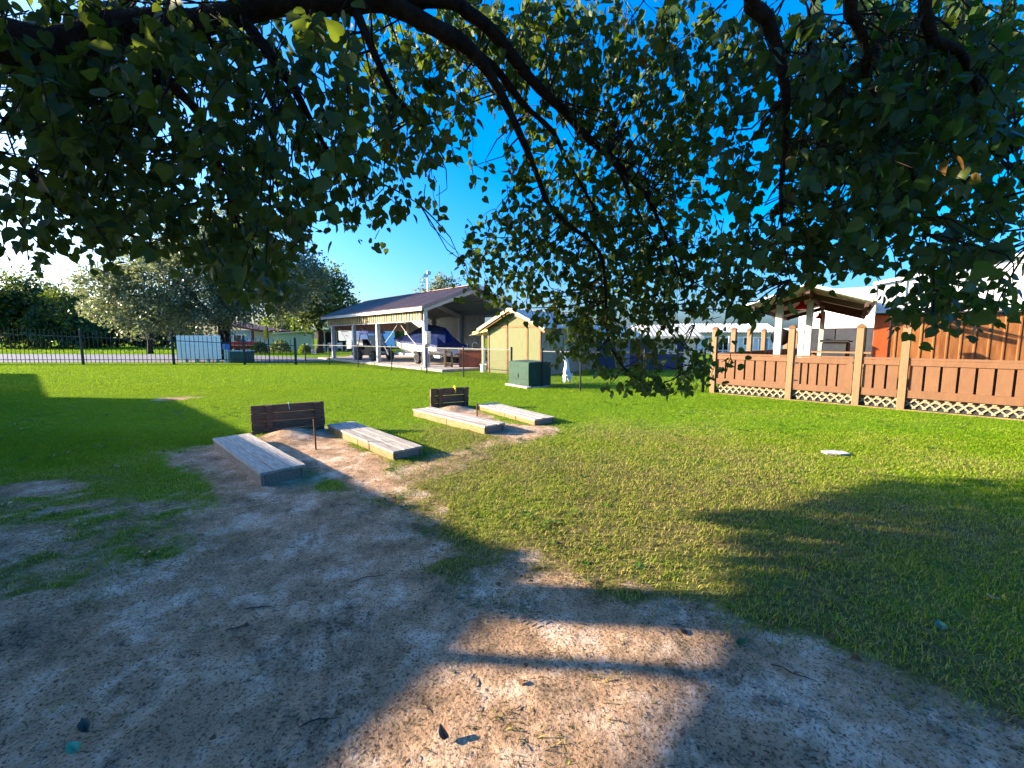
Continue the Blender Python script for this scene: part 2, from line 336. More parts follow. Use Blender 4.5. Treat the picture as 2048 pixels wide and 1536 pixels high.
# ------------------------------------------------------------------ iron fence (left)
fx = [-46.5, -41.0, -36.0, -31.3, -26.0, -20.5, -16.2, -13.1]
FY = 26.0
def ftop(x): return 2.08 - 0.04 * (max(x, -34) + 26)
t = thing('iron_fence', 'tall dark green iron picket fence along the road, left of the shelter', 'fence', (fx[0], FY, 0))
def rel(x): return x - fx[0]
for x in fx:
    h = ftop(x); q = MB().bbox(-0.055, 0.055, -0.055, 0.055, -0.05, h, 0.01).build('post', IRON, t, loc=(rel(x), 0, 0))
    MB().lathe([(0.075, 0), (0.075, 0.03), (0.02, 0.07)], 4, T(rz=R(45))).build('cap', IRON, q, loc=(0, 0, h + .001))
pk = MB().bbox(-0.0125, 0.0125, -0.0125, 0.0125, 0, 1, 0.003).mesh('picket', IRON)
for a, b in zip(fx[:-1], fx[1:]):
    for zz, s in ((0.42, 0), (0.29, 1)):
        za = 0.29 if s else ftop(a) - zz; zb = 0.29 if s else ftop(b) - zz
        MB().bar((rel(a) + .057, 0, za), (rel(b) - .057, 0, zb), 0.04, 0.04).build('rail', IRON, t)
    n = int((b - a) / 0.255)
    for i in range(1, n):
        x = a + (b - a) * i / n
        put('picket', pk, t, (rel(x), -0.034, 0.09), (0, 0, 0), (1, 1, ftop(x) - 0.07 - 0.09))

# ------------------------------------------------------------------ chain-link fences
WIRE = mat('dull_wire', (0.08, 0.08, 0.075), 0.6, 0.2, 10); RAIL = mat('dull_rail', (0.16, 0.16, 0.155), .5, .2, 8)
def chain_fence(label, pts, h, rail_m, postm, name='chain_link_fence', endpost=True):
    o = Vector((*pts[0], 0)); t = thing(name, label, 'fence', o, 0, 'chain-link fences')
    P = [Vector((*p, 0)) - o for p in pts]
    for i, p in enumerate(P):
        r = 0.04 if i in (0, len(P) - 1) else 0.026
        q = MB().tube([p + Vector((0, 0, -0.1)), p + Vector((0, 0, h + 0.02))], r, 10).build('post', postm, t)
        MB().lathe([(r * 1.15, 0), (r * 1.15, 0.02), (r * .7, .05), (0.004, .06)], 10).build('cap', postm, q, loc=p + Vector((0, 0, h + .021)))
    for a, b in zip(P[:-1], P[1:]):
        d = (b - a); L = d.length; d.normalize()
        MB().tube([a + d * .045 + Vector((0, 0, h - .03)), b - d * .03 + Vector((0, 0, h - .03))], 0.017, 8).build('top_rail', rail_m, t)
        m = MB(); n = int(L / 0.075); nz_ = int((h - 0.08) / 0.0375); nrm = Vector((d.y, -d.x, 0)) * 0.033
        for i in range(n):
            pts_ = []
            for j in range(nz_ + 1):
                off = (i + (0.5 if j % 2 else -0.5) + 0.5) * 0.075 * L / (n * .075)
                pts_.append(a + d * off + nrm + Vector((0, 0, 0.03 + j * 0.0375)))
            m.tube(pts_, 0.0042, 3, False)
        stuff(m.build('chain_mesh', WIRE, t))
    return t
chain_fence('low chain-link fence with black posts in front of the boat shelter', [(-12.95, 26.9), (-10.9, 25.6), (-8.4, 23.4), (-5.95, 21.2), (-3.87, 19.4), (-1.98, 17.5), (-0.02, 15.8)], 1.2, RAIL, BLACK)
chain_fence('low chain-link fence running from the green transformer box to the deck', [(0.98, 14.0), (2.08, 12.98), (3.95, 12.8), (5.70, 12.72)], 1.2, RAIL, BLACK)

# ------------------------------------------------------------------ pad transformer
TGREEN = mat('transformer_green', (0.022, 0.05, 0.034), 0.8, 0.2, 5, bump=0.05)
A_ = Vector((*G(1058, 776), 0)); B_ = Vector((*G(1018, 769), 0))
ang = math.atan2(A_.y - B_.y, A_.x - B_.x)
t = thing('transformer_box', 'green metal electrical transformer box in front of the yellow shed', 'electrical box', B_, ang)
W = (A_ - B_).length
MB().bbox(-0.08, W + 0.06, -0.12, 0.8, -0.02, 0.035, 0.01).build('concrete_pad', CON, t)
MB().prism([(0.0, 0.055), (0.72, 0.055), (0.72, 0.84), (0.02, 0.82), (0.0, 0.80)], 'x', 0, W).build('cabinet', TGREEN, t)
MB().bbox(0.006, W - 0.006, -0.018, -0.002, 0.26, 0.79, 0.006).build('upper_door', TGREEN, t)
MB().bbox(0.006, W - 0.006, -0.014, -0.002, 0.06, 0.25, 0.006).build('lower_panel', TGREEN, t)
MB().bbox(W * .48, W * .52, -0.04, -0.019, 0.3, 0.42, 0.004).build('latch', BLACK, t)
t = tag(MB().bbox(0, 0.34, 0, 0.4, 0, 0.74, 0.02).bbox(-0.012, 0.352, -0.012, 0.412, 0.74, 0.79, 0.02).build('utility_pedestal', TGREEN, loc=(0.82, 14.72, 0), rot=(0, 0, ang)), 'smaller dark green utility box hidden behind the transformer box', 'electrical box')

# ------------------------------------------------------------------ white animal figurine behind the fence
def skin_body(name, nodes, edges, m, sub=2):
    me = bpy.data.meshes.new(name); me.from_pydata([n[0] for n in nodes], edges, []); me.materials.append(m)
    o = bpy.data.objects.new(name, me); C.objects.link(o)
    md = o.modifiers.new('skin', 'SKIN'); md.use_smooth_shade = True
    for i, n in enumerate(nodes):
        r = n[1]; me.skin_vertices[0].data[i].radius = (r, r) if not hasattr(r, '__len__') else r
    me.skin_vertices[0].data[0].use_root = True
    o.modifiers.new('sub', 'SUBSURF').levels = sub; o.modifiers['sub'].render_levels = sub
    return o
fo = skin_body('yard_figurine', [((0, 0, .42), .11), ((0, 0, .62), .085), ((-.02, 0, .78), .06), ((-.07, 0, .86), .068), ((-.15, 0, .83), .04), ((.05, 0, .25), .13),
    ((-.06, -.07, .16), .045), ((-.07, -.07, .0), .045), ((-.06, .07, .16), .045), ((-.07, .07, .0), .045), ((.1, -.06, .12), .05), ((.1, -.06, .0), .05), ((.1, .06, .12), .05), ((.1, .06, 0), .05),
    ((-.04, -.05, .93), .022), ((-.04, .05, .93), .022), ((.17, 0, .2), .03), ((.22, 0, .33), .02)],
    [(0, 1), (1, 2), (2, 3), (3, 4), (0, 5), (0, 6), (6, 7), (0, 8), (8, 9), (5, 10), (10, 11), (5, 12), (12, 13), (3, 14), (3, 15), (5, 16), (16, 17)], WHITE)
fo.location = (*G(1133, 766), 0.02); fo.rotation_euler = (0, 0, R(10))
tag(fo, 'white animal figurine sitting upright on the grass behind the fence', 'figurine')

# ------------------------------------------------------------------ boat shelter
SW = mat('shelter_white', (0.40, 0.40, 0.41), 0.5, 0.08, 3)
ROOFB = mat('brown_metal_roof', (0.21, 0.145, 0.13), 0.7, 0.15, 2, spec=.2)
SKIRT = mat('tan_metal', (0.19, 0.15, 0.07), 0.5, 0.1, 3)
SOFF = mat('silver_ceiling', (0.20, 0.215, 0.23), 0.5, 0.1, 2, metal=0.2)
SO = Vector((-4.5, 22.2, 0)); SA = math.atan2(0.667, 0.745); SWD, SLN = 6.3, 14.1
t = thing('boat_shelter', 'open-sided metal boat shelter with brown gabled roof and white posts', 'shelter', SO, SA)
MB().bbox(-0.5, SWD + .5, -2.4, SLN + 1, -0.1, 0.12, 0.02).build('concrete_slab', mat('shelter_slab', (0.40, 0.33, 0.28), 0.85, 0.2, 1.2, bump=0.1), t)
ys = [0.1, 5.7, 9.4, 13.4]; EZ = 3.28; RZ = 4.48
for y in ys:
    for x in (0.1, SWD - .1):
        q = MB().bbox(x - .11, x + .11, y - .11, y + .11, 0.13, EZ - 0.1, 0.015).build('post', SW, t)
        MB().bbox(x - .2, x + .2, y - .2, y + .2, 0.121, 0.15, 0.005).build('base_plate', GALV, q)
    for s in (0, 1):
        x0 = 0.0 if s == 0 else SWD; MB().bar((x0, y, EZ - .22), (SWD / 2, y, RZ - .26), 0.16, 0.26).build('rafter', SW, t)
MB().bar((0.2, ys[3], 2.95), (SWD - .2, ys[3], 2.95), .1, .3).build('tie_beam', SW, t)
MB().corr(0.2, SWD - .2, 2.15, 2.78, .3, .02, y=ys[3] - .06).build('end_panel', ROOFB, t)
for x in (0.6, 1.6, 2.6, SWD - .6, SWD - 1.6, SWD - 2.6):
    zz = EZ - .06 + (RZ - EZ) * (1 - abs(x - SWD / 2) / (SWD / 2)); MB().bar((x, -.2, zz - .03), (x, SLN, zz - .03), 0.06, 0.06).build('purlin', SOFF, t)
sl = math.atan2(RZ - EZ, SWD / 2); ln = math.hypot(RZ - EZ, SWD / 2) + 0.38
npan = 16; pw = (SLN + .8) / npan
for s in (0, 1):
    # ribbed sheets run from ridge to eave; local frame: x along ridge, z down-slope
    for i in range(npan):
        m = MB(); Mx = Matrix.Translation((SWD / 2, 0, RZ + .03))
        if s == 0: B3 = Matrix(((0, -math.sin(sl), -math.cos(sl), 0), (1, 0, 0, 0), (0, math.cos(sl), -math.sin(sl), 0), (0, 0, 0, 1)))
        else: B3 = Matrix(((0, math.sin(sl), math.cos(sl), 0), (1, 0, 0, 0), (0, math.cos(sl), -math.sin(sl), 0), (0, 0, 0, 1)))
        m.corr(-.45 + i * pw + .001, -.45 + (i + 1) * pw - .001, 0.01, ln, pw / 3, -0.03, .07, 0.0, Mx @ B3)
        m.build('roof_sheet', ROOFB, t)
    ex = -0.36 if s == 0 else SWD + .36; ezz = EZ - .36 * math.tan(sl)
    MB().box(min(ex, ex + (-.03 if s == 0 else .03)), max(ex, ex + (-.03 if s == 0 else .03)), -.45, SLN + .35, ezz - .17, ezz + .005).build('fascia', SW, t)
    for ye in (-.47, SLN + .37): MB().bar((ex, ye, ezz - .03), (SWD / 2, ye, RZ - .03), .03, .2).build('gable_trim', SW if s else mat('trim_brown', (0.2, 0.15, 0.13), .5, .1), t)
    # underside lining
    mm = MB(); B3 = Matrix(((0, (-1 if s == 0 else 1) * math.sin(sl), (-1 if s == 0 else 1) * math.cos(sl), 0), (1, 0, 0, 0), (0, math.cos(sl), -math.sin(sl), 0), (0, 0, 0, 1)))
    mm.corr(-.44, SLN + .34, 0.02, ln - .03, .1, .018, .05, 0.0, Matrix.Translation((SWD / 2, 0, RZ - .03)) @ B3); mm.build('ceiling_lining', SOFF, t)
MB().bar((SWD / 2, -.46, RZ + .055), (SWD / 2, SLN + .36, RZ + .055), .3, .03).build('ridge_cap', ROOFB, t)
skm = MB().box(0, .205, -.035, 0, 0, .62).mesh('skirt_panel', SKIRT); srm = MB().box(.206, .299, -.006, -.001, 0, .62).mesh('skirt_rib', mat('rib_shade_brown', (.07, .045, .03), .6))  # dark brown ribs paint the shade in the gaps between skirt panels
for i in range(46):
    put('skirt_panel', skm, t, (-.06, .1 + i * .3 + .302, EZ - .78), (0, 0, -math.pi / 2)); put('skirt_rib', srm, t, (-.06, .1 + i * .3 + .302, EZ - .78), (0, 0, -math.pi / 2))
for i in range(10): MB().corr(3 + i * 1.1, 3 + i * 1.1 + 1.098, .14, EZ - .12, .22, .02, .06, -SWD - .02).build('side_sheet', SOFF, t, rot=(0, 0, R(90)))
MB().box(-.09, -.03, .05, SLN - .1, EZ - .82, EZ - .785).build('skirt_trim', SW, t)
q = MB().bbox(-.02, .26, -.2, -.02, 1.3, 1.95, .015).build('breaker_box', GALV, t)
MB().tube([(.2, -.1, 1.3), (.2, -.1, .13)], .025, 8).build('conduit', GALV, t)
tag(MB().tube([(-.35 + .18 * math.cos(a), -.45 + .18 * math.sin(a), .02 + .006 * a) for a in np.linspace(0, 18, 60)] + [(-.1, -.3, .3), (.0, -.2, .9)], .016, 6).build('garden_hose', mat('hose_grey', (.35, .32, .3), .5), loc=SO, rot=(0, 0, SA)), 'coiled grey hose at the foot of the front shelter post', 'hose')
# diagonal straps between posts and ground
STR = mat('strap', (0.5, 0.49, 0.44), .6, .1)
for (y0, z0, y1, z1) in ((12.6, 2.3, 9.6, .3), (8.7, 2.3, 6.0, .5), (6.5, 2.4, 4.8, .6), (3.5, 2.4, 5.2, 1.3), (3.2, 2.4, 1.2, 1.1)):
    MB().tube([(.3, y0, z0), (.3, (y0 + y1) / 2, (z0 + z1) / 2 - .05), (.3, y1, z1)], .016, 5).build('tie_strap', STR, t)

# ---- things under the shelter
SM = Matrix.Translation(SO) @ Matrix.Rotation(SA, 4, 'Z')
def sh(x, y, z=0.12): p = SM @ Vector((x, y, z)); return p
def wheel(parent, x, y, r, wd, z0=0.0, axis_x=True):
    M = T(x, y, z0 + r) @ (Matrix.Rotation(R(90), 4, 'Y') if axis_x else Matrix.Rotation(R(90), 4, 'X'))
    o = MB().lathe([(r * .58, -wd / 2), (r * .9, -wd / 2), (r, -wd * .3), (r, wd * .3), (r * .9, wd / 2), (r * .58, wd / 2)], 22, M).build('wheel', RUBBER, parent)
    MB().lathe([(r * .2, -wd * .30), (r * .56, -wd * .46), (r * .60, -wd * .52), (r * .60, wd * .52), (r * .56, wd * .46), (r * .2, wd * .3)], 16, M).build('rim', WHITE, o)
    return o
boat = thing('boat', 'white boat under a peaked dark blue tarpaulin inside the shelter', 'boat', sh(2.0, .6), SA)
HULL = mat('gelcoat', (0.75, 0.75, 0.73), .25, .05, 3)
secs = []
for yy, hw, zb, zt in ((0, 1.0, .55, 1.12), (1.5, 1.05, .5, 1.15), (3.2, 1.05, .52, 1.22), (4.6, .85, .62, 1.32), (5.7, .45, .8, 1.42), (6.3, .06, 1.05, 1.5)):
    secs.append([(-hw, yy, zt), (-hw * .93, yy, zb + (zt - zb) * .4), (-hw * .6, yy, zb + .08), (0, yy, zb), (hw * .6, yy, zb + .08), (hw * .93, yy, zb + (zt - zb) * .4), (hw, yy, zt)])
m = MB(); n = 7
m.add([p for s in secs for p in s], [(i * n + j, (i + 1) * n + j, (i + 1) * n + j + 1, i * n + j + 1) for i in range(5) for j in range(6)] + [tuple(range(n)), tuple(5 * n + j for j in range(n - 1, -1, -1))] + [(i * n, i * n + 6, (i + 1) * n + 6, (i + 1) * n) for i in range(5)])
m.build('hull', HULL, boat)
TARP = mat('blue_tarp', (0.004, 0.012, 0.06), .45, .25, 4, bump=.5, bscale=5)
m = MB(); rows = []
for yy, hw, zt, zr in ((-.25, 1.06, 1.02, 1.35), (.5, 1.1, 1.1, 2.05), (1.6, 1.1, 1.14, 2.2), (2.6, 1.1, 1.2, 2.3), (3.6, 1.08, 1.24, 2.05), (4.8, .9, 1.34, 1.75), (6.0, .4, 1.46, 1.55), (6.4, .1, 1.5, 1.52)):
    rows.append([(-hw - .03, yy, zt - .06), (-hw * .97, yy, zt + .05), (-hw * .5, yy, zt + (zr - zt) * .45), (0, yy, zr), (hw * .5, yy, zt + (zr - zt) * .45), (hw * .97, yy, zt + .05), (hw + .03, yy, zt - .06)])
k = len(rows); m.add([p for s in rows for p in s], [(i * n + j, i * n + j + 1, (i + 1) * n + j + 1, (i + 1) * n + j) for i in range(k - 1) for j in range(6)] + [tuple(range(n - 1, -1, -1))])
tag(m.build('tarpaulin', TARP, loc=boat.location, rot=boat.rotation_euler, smooth=False), 'dark blue tarpaulin stretched to a peak over the white boat', 'tarpaulin')
tr = thing('boat_trailer', 'grey tandem-axle boat trailer carrying the tarped boat', 'trailer', sh(2.0, .6), SA)
for s in (-1, 1):
    MB().bar((s * .75, -.1, .46), (s * .75, 4.6, .5), .08, .14).build('frame_rail', GALV, tr); MB().bar((s * .75, 4.6, .5), (0, 6.6, .55), .08, .12).build('tongue', GALV, tr)
    for yy in (1.05, 1.85): wheel(tr, s * 1.02, yy, .35, .22)
    MB().prism([(.6, .62), (.7, .78), (.95, .82), (1.95, .82), (2.2, .78), (2.3, .62), (2.2, .62), (2.1, .74), (.8, .74), (.7, .62)], 'x', s * 1.02 - .13, s * 1.02 + .13).build('fender', GALV, tr)
utv = thing('utility_vehicle', 'small black off-road utility vehicle with lilac roof cover parked in the shelter', 'vehicle', sh(.95, 8.2), SA + R(8))
m = MB().prism([(-.95, .45), (-.95, .75), (-.55, .98), (.2, .98), (.2, .7), (1.0, .7), (1.0, .98), (1.3, .98), (1.3, .4), (.9, .34), (-.6, .34)], 'x', -.6, .6); m.build('body', BLACK, utv)
for sx in (-1, 1):
    for yy in (-.85, .9): wheel(utv, sx * .64, yy, .33, .26)
    MB().tube([(sx * .6, -.5, .98), (sx * .56, -.15, 1.75), (sx * .56, .75, 1.75), (sx * .6, .95, .95)], .03, 8).build('roll_bar', BLACK, utv)
    MB().lathe([(.07, 0), (.085, .03), (.05, .05)], 12, T(sx * .4, -.955, .68, rx=R(90))).build('headlight', WHITE, utv)
MB().prism([(-.52, 1.0), (-.5, 1.0), (-.2, 1.66), (-.22, 1.66)], 'x', -.52, .52).build('windscreen', mat('hazy_plastic', (.38, .42, .45), .3, .2), utv)
MB().prism([(-.4, 1.76), (-.35, 1.9), (.1, 1.98), (.6, 1.93), (.95, 1.78)], 'x', -.64, .64).build('roof_cover', mat('lilac_fabric', (.30, .25, .45), .8, .3, 4), utv)
MB().prism([(.05, .99), (.55, .99), (.65, 1.4), (.52, 1.4), (.45, 1.1), (.05, 1.1)], 'x', -.5, .5).build('seat', DARK, utv)
MB().bbox(-.45, .45, -1.05, -.97, .45, .62, .02).build('bumper', GALV, utv)
sink = thing('sink_cabinet', 'reddish-brown outdoor sink cabinet with a curved chrome tap', 'sink', sh(1.1, -1.5), R(-8))
REDW = mat('red_brown_cabinet', (.20, .055, .03), .5, .25, 3, (1, 1, 4))
MB().bbox(-.02, 1.3, 0, .6, .0, .86, .01).build('cabinet', REDW, sink)
for i in range(3): MB().bbox(.02 + i * .425, .43 + i * .425, -.018, -.002, .06, .82, .006).build('door', REDW, sink)
MB().bbox(-.06, 1.34, -.05, .65, .865, .9, .01).build('worktop', mat('worktop', (.3, .25, .2), .5), sink)
for x in (.35, .62):
    pts = [(x, .3, .9), (x, .3, 1.12)] + [(x + .13 - .13 * math.cos(a), .3, 1.12 + .13 * math.sin(a)) for a in np.linspace(.3, math.pi * .95, 8)] if x > .5 else [(x, .3, .9), (x, .3, 1.14), (x - .06, .3, 1.17)]
    MB().tube(pts, .018, 8).build('tap', GALV, sink)
for i, x in enumerate((-.72, -.38)):
    tt = thing('timber_rack' if i == 0 else 'short_wooden_post', ['pale timber bracket frame standing left of the sink cabinet', 'short pale wooden post just left of the sink cabinet'][i], 'timber', sh(1.1 + x * .74, -1.5 - x * .67), R(-8))
    if i == 0:
        MB().bbox(-.05, .05, -.05, .05, 0, .9, .01).build('post', TIMBER, tt); MB().bbox(.055, .32, -.045, .045, .72, .84, .01).build('arm', TIMBER, tt); MB().bbox(.055, .32, -.045, .045, .05, .17, .01).build('arm', TIMBER, tt)
    else: MB().bbox(-.045, .045, -.045, .045, 0, .72, .01).build('post', TIMBER, tt); MB().bbox(-.06, .06, -.06, .06, .721, .75, .01).build('cap', TIMBER, tt)
bk = thing('bucket', 'white plastic bucket with a wire handle at the shed corner', 'bucket', (*G(967, 744), 0))
MB().lathe([(.13, 0), (.15, .34), (.165, .345), (.165, .37), (.15, .37), (.14, .3)], 20).build('pail', WHITE, bk)
MB().tube([(-.16, 0, .34)] + [(-.16 * math.cos(a), 0, .36 + .15 * math.sin(a)) for a in np.linspace(.2, math.pi - .2, 9)] + [(.16, 0, .34)], .006, 5).build('handle', GALV, bk)
# ------------------------------------------------------------------ yellow shed with lean-to
CREAM = mat('cream_siding', (0.125, 0.13, 0.055), .7, .12, 4, (6, 6, .5), bump=.1)
TRIMB = mat('brown_trim', (0.18, 0.095, 0.04), .7, .2, 5)
CREAM_SHADE = mat('cream_siding_shade', (0.27, 0.25, 0.17), .7, .1, 4, (6, 6, .5), bump=.1)  # copy of the cream siding, its colour set for the shaded side wall
ROOFC = mat('pale_metal_roof', (0.42, 0.40, 0.33), .45, .1, 2)
a = Vector((*G(976, 745), 0)); b = Vector((*G(1081, 752), 0)); SWL = (b - a).length
sa = math.atan2(b.y - a.y, b.x - a.x)
shed = thing('garden_shed', 'pale yellow garden shed with brown battens and gabled roof', 'shed', a, sa)
EW, RG, SD = 2.12, 2.82, 5.0
xs = [0, SWL * .385, SWL * .76, SWL]
def gz(x): return EW + (RG - EW) * (1 - abs(x - SWL / 2) / (SWL / 2))
for i in range(3):
    MB().box(xs[i] + .004, xs[i + 1] - .004, 0, .04, 0, EW - .06).build('wall_panel', CREAM, shed)
MB().prism([(0, EW - .05), (SWL, EW - .05), (SWL, EW), (SWL / 2, RG - .05), (0, EW)], 'y', 0.0, .04).build('gable_panel', CREAM, shed)
for i in range(4):
    x = [0.045, xs[1], xs[2], SWL - .045][i]; MB().box(x - .045, x + .045, -.022, -.001, 0, EW - .07).build('batten', TRIMB, shed)
MB().box(0, SWL, -.024, -.002, EW - .06, EW + .03).build('batten', TRIMB, shed)
for i in range(5):
    y0 = .05 + i * (SD - .05) / 5
    MB().box(SWL - .04, SWL, y0 + .003, y0 + (SD - .05) / 5 - .003, 0, EW).build('wall_panel', CREAM_SHADE, shed)
    if i: MB().box(SWL + .001, SWL + .02, y0 - .04, y0 + .04, 0, EW - .01).build('batten', CREAM_SHADE, shed)
    MB().box(0, .04, y0 + .003, y0 + (SD - .05) / 5 - .003, 0, EW).build('wall_panel', CREAM, shed)
MB().box(0, SWL, SD, SD + .04, 0, EW).build('wall_panel', CREAM, shed)
for s in (-1, 1):
    sl2 = math.atan2(RG - EW, SWL / 2); lr = math.hypot(RG - EW, SWL / 2) + .42
    B3 = Matrix(((0, s * math.sin(sl2), s * math.cos(sl2), 0), (1, 0, 0, 0), (0, math.cos(sl2), -math.sin(sl2), 0), (0, 0, 0, 1)))
    for i in range(6):
        w_ = (SD + .6) / 6; MB().corr(-.3 + i * w_ + .001, -.3 + (i + 1) * w_ - .001, .01, lr, w_ / 3, -.025, .06, 0, Matrix.Translation((SWL / 2, 0, RG + .06)) @ B3).build('roof_sheet', ROOFC, shed)
    ex = SWL / 2 + s * (SWL / 2 + .38); ez = EW - .38 * math.tan(sl2)
    MB().bar((ex, -.31, ez + .02), (SWL / 2, -.31, RG + .02), .03, .14).build('barge_board', mat('cream_trim', (.36, .30, .18), .6, .1), shed)
    MB().bar((ex, -.25, ez - .10), (SWL / 2, -.25, RG - .10), .04, .09).build('barge_batten', TRIMB, shed)
# lean-to on the left side of the shed
lt = thing('lean_to', 'small open lean-to roof on a timber post, left of the yellow shed', 'lean-to', a + Vector((0, 0, 0)), sa)
MB().corr(-1.25, -.05, .4, 3.4, .3, .02, .06, 0, T(0, 0, 1.98, rx=R(-90), ry=R(0)) ).build('roof_sheet', ROOFC, lt, rot=(0, R(-10), 0))
MB().bar((-1.3, .35, 1.82), (-1.3, 3.4, 1.82), .05, .12).build('fascia', mat('yellow_trim', (.6, .5, .12), .6), lt)
MB().bar((-1.3, .35, 1.82), (-.02, .35, 2.05), .05, .14).build('fascia', mat('yellow_trim', (.6, .5, .12), .6), lt)
MB().bbox(-.85, -.74, .5, .61, 0, 1.83, .01).build('post', mat('tan_post', (.48, .38, .2), .7, .2, 5, (8, 8, 1)), lt)
MB().bbox(-.85, -.74, 3.0, 3.11, 0, 1.83, .01).build('post', mat('tan_post', (.48, .38, .2)), lt)
sh2 = thing('storage_shelf', 'dark shelving unit with boxes under the lean-to roof', 'shelf', a, sa)
for z in (.3, .8, 1.3): MB().box(-.62, -.08, 2.2, 2.7, z, z + .03).build('shelf_board', DARK, sh2)
for x in (-.62, -.1): MB().box(x, x + .03, 2.2, 2.72, 0, 1.75).build('upright', DARK, sh2)
ck = thing('blue_cart', 'small blue wheeled cart frame standing beside the bucket', 'cart', (a + Vector((-.2, 1.2, 0))), sa)
BLUE = mat('blue_paint', (.05, .16, .34), .5)
MB().tube([(0, 0, .25), (0, 0, 1.15), (-.25, 0, 1.2)], .025, 8).build('handle', BLUE, ck); MB().tube([(0, 0, .5), (.35, .1, .2)], .02, 8).build('brace', BLUE, ck); MB().tube([(0, .3, .25), (0, .3, 1.1)], .025, 8).build('handle', BLUE, ck)
wheel(ck, .1, .15, .2, .08)
MB().bbox(-.2, .3, 0, .3, .2, .26, .01).build('tray', BLUE, ck)

# ------------------------------------------------------------------ cottage partly hidden behind the hanging branch
NAVY = mat('navy_siding', (.035, .055, .11), .6, .15, 5, (1, 1, 10), bump=.2)
GREYW = mat('grey_siding', (.38, .36, .38), .6, .1, 5, (1, 1, 10), bump=.2)
ct = thing('cottage', 'low cream-roofed cottage with navy wall behind the hanging branch', 'house', (4.3, 22.0, 0), R(-6))
MB().box(-.2, 4.35, .1, .18, 0, 1.72).build('wall', NAVY, ct)
MB().box(4.36, 4.86, -.1, .18, 0, 1.72).build('corner_wall', mat('cream_corner', (.66, .6, .4), .6), ct)
MB().prism([(.0, 0), (3.2, 0), (3.2, 1.72), (1.6, 2.3), (0, 1.72)], 'x', 4.87, 4.95).build('gable_wall', GREYW, ct, loc=(0, -.1, 0))
for s in (0, 1):
    M = Matrix.Translation((0, -.35 if s == 0 else 3.4, 1.68)) @ Matrix.Rotation(R(18) if s == 0 else R(180 - 18), 4, 'X')
    for i in range(6): MB().corr(-.4 + i * .92, -.4 + (i + 1) * .92 - .002, 0, 2.0, .23, .02, .05, 0, M @ Matrix.Rotation(R(-90), 4, 'X') ).build('roof_sheet', ROOFC, ct)
MB().box(-.4, 5.15, -.4, -.36, 1.56, 1.70).build('fascia', mat('cream_fascia', (.68, .62, .42), .6), ct)
for i, (x0, x1) in enumerate(((2.85, 3.45), (3.6, 3.95))):
    wn = MB().box(x0 - .06, x1 + .06, .06, .098, .8, 1.62).build('window', WHITE if i else GREYW, ct)
    MB().box(x0, x1, .045, .058, .86, 1.56).build('pane', mat('window_curtain', (.45, .42, .33), .3, .3, 3, (8, 1, 1)), wn)
MB().box(1.0, 1.7, .04, .098, .05, 1.55).build('door', mat('door_grey', (.2, .2, .22), .6), ct)
rl = thing('porch_railing', 'white porch railing with balusters in front of the long white house', 'railing', (*at(1385, 712, 24).xy, 0), R(-4))
for i in range(22): MB().box(i * .27, i * .27 + .035, 0, .035, .95, 1.58).build('baluster', WHITE, rl)
MB().box(0, 5.8, -.01, .05, 1.6, 1.66).build('rail', WHITE, rl); MB().box(0, 5.8, -.01, .05, .88, .94).build('rail', WHITE, rl)
for i in range(4): MB().bbox(i * 1.9, i * 1.9 + .09, -.03, .06, 0, 1.7, .01).build('post', WHITE, rl)

# ------------------------------------------------------------------ long white house far right of centre
WSID = mat('white_lap_siding', (.5, .51, .52), .55, .05, 3)
LROOF = mat('white_metal_roof', (.72, .71, .72), .4, .06, 2)
def lap_wall(parent, x0, x1, z0, z1, y=0, step=.16, m=None):
    n = max(1, int((z1 - z0) / step)); st = (z1 - z0) / n
    for i in range(n): MB().prism([(y - .022, z0 + i * st), (y + .03, z0 + i * st), (y + .03, z0 + (i + 1) * st), (y - .004, z0 + (i + 1) * st)], 'x', x0, x1).build('siding_board', m or WSID, parent)
hp = at(1350, 700, 45); lh = thing('long_white_house', 'long white house with ribbed white metal roof and dark gable, beyond the deck', 'house', (hp.x, 45, 0), R(-4))
LW = 10.0
lap_wall(lh, 0, LW, .3, 2.1, 0, .3)
zr, ze = 3.12, 2.2
for i in range(11):
    M = Matrix.Translation((i * (LW + .6) / 11 - .3, -.4, ze)) @ Matrix.Rotation(math.atan2(zr - ze, 2.6), 4, 'X') @ Matrix.Rotation(R(-90), 4, 'X')
    MB().corr(0, (LW + .6) / 11 - .004, 0, 2.76, .32, .035, .07, 0, M).build('roof_sheet', LROOF, lh)
MB().box(-.3, LW + .3, -.45, -.41, ze - .12, ze - .005).build('fascia', mat('mauve_fascia', (.35, .2, .2), .6), lh)
MB().prism([(-.3, 2.2), (4.7, 2.2), (2.2, 3.05)], 'x', LW + .02, LW + .1).build('gable', mat('dark_gable', (.07, .05, .05), .7), lh)
for x0, x1, z0, z1, mm_ in ((8.55, 9.15, .5, 1.75, BLUE), (3.0, 3.9, .9, 1.7, GLASS), (5.2, 6.0, .9, 1.7, GLASS), (6.9, 7.6, .9, 1.7, GLASS), (.8, 1.6, .9, 1.8, GLASS)):
    wn = MB().box(x0 - .08, x1 + .08, -.05, -.024, z0 - .08, z1 + .08).build('door' if mm_ is BLUE else 'window', BLUE if mm_ is BLUE else WHITE, lh)
    if mm_ is BLUE: MB().box(x0 + .15, x1 - .15, -.06, -.052, z0 + .45, z1 - .1).build('pane', GLASS, wn)
    else: MB().box(x0, x1, -.06, -.052, z0, z1).build('pane', GLASS, wn)
MB().box(0, LW, .05, 4.4, .02, 2.1).build('core', WHITE, lh)
hp = at(1545, 700, 60); lh2 = thing('far_white_house', 'second white house with ribbed metal roof behind the canopy post', 'house', (hp.x, 60, 0), R(-4))
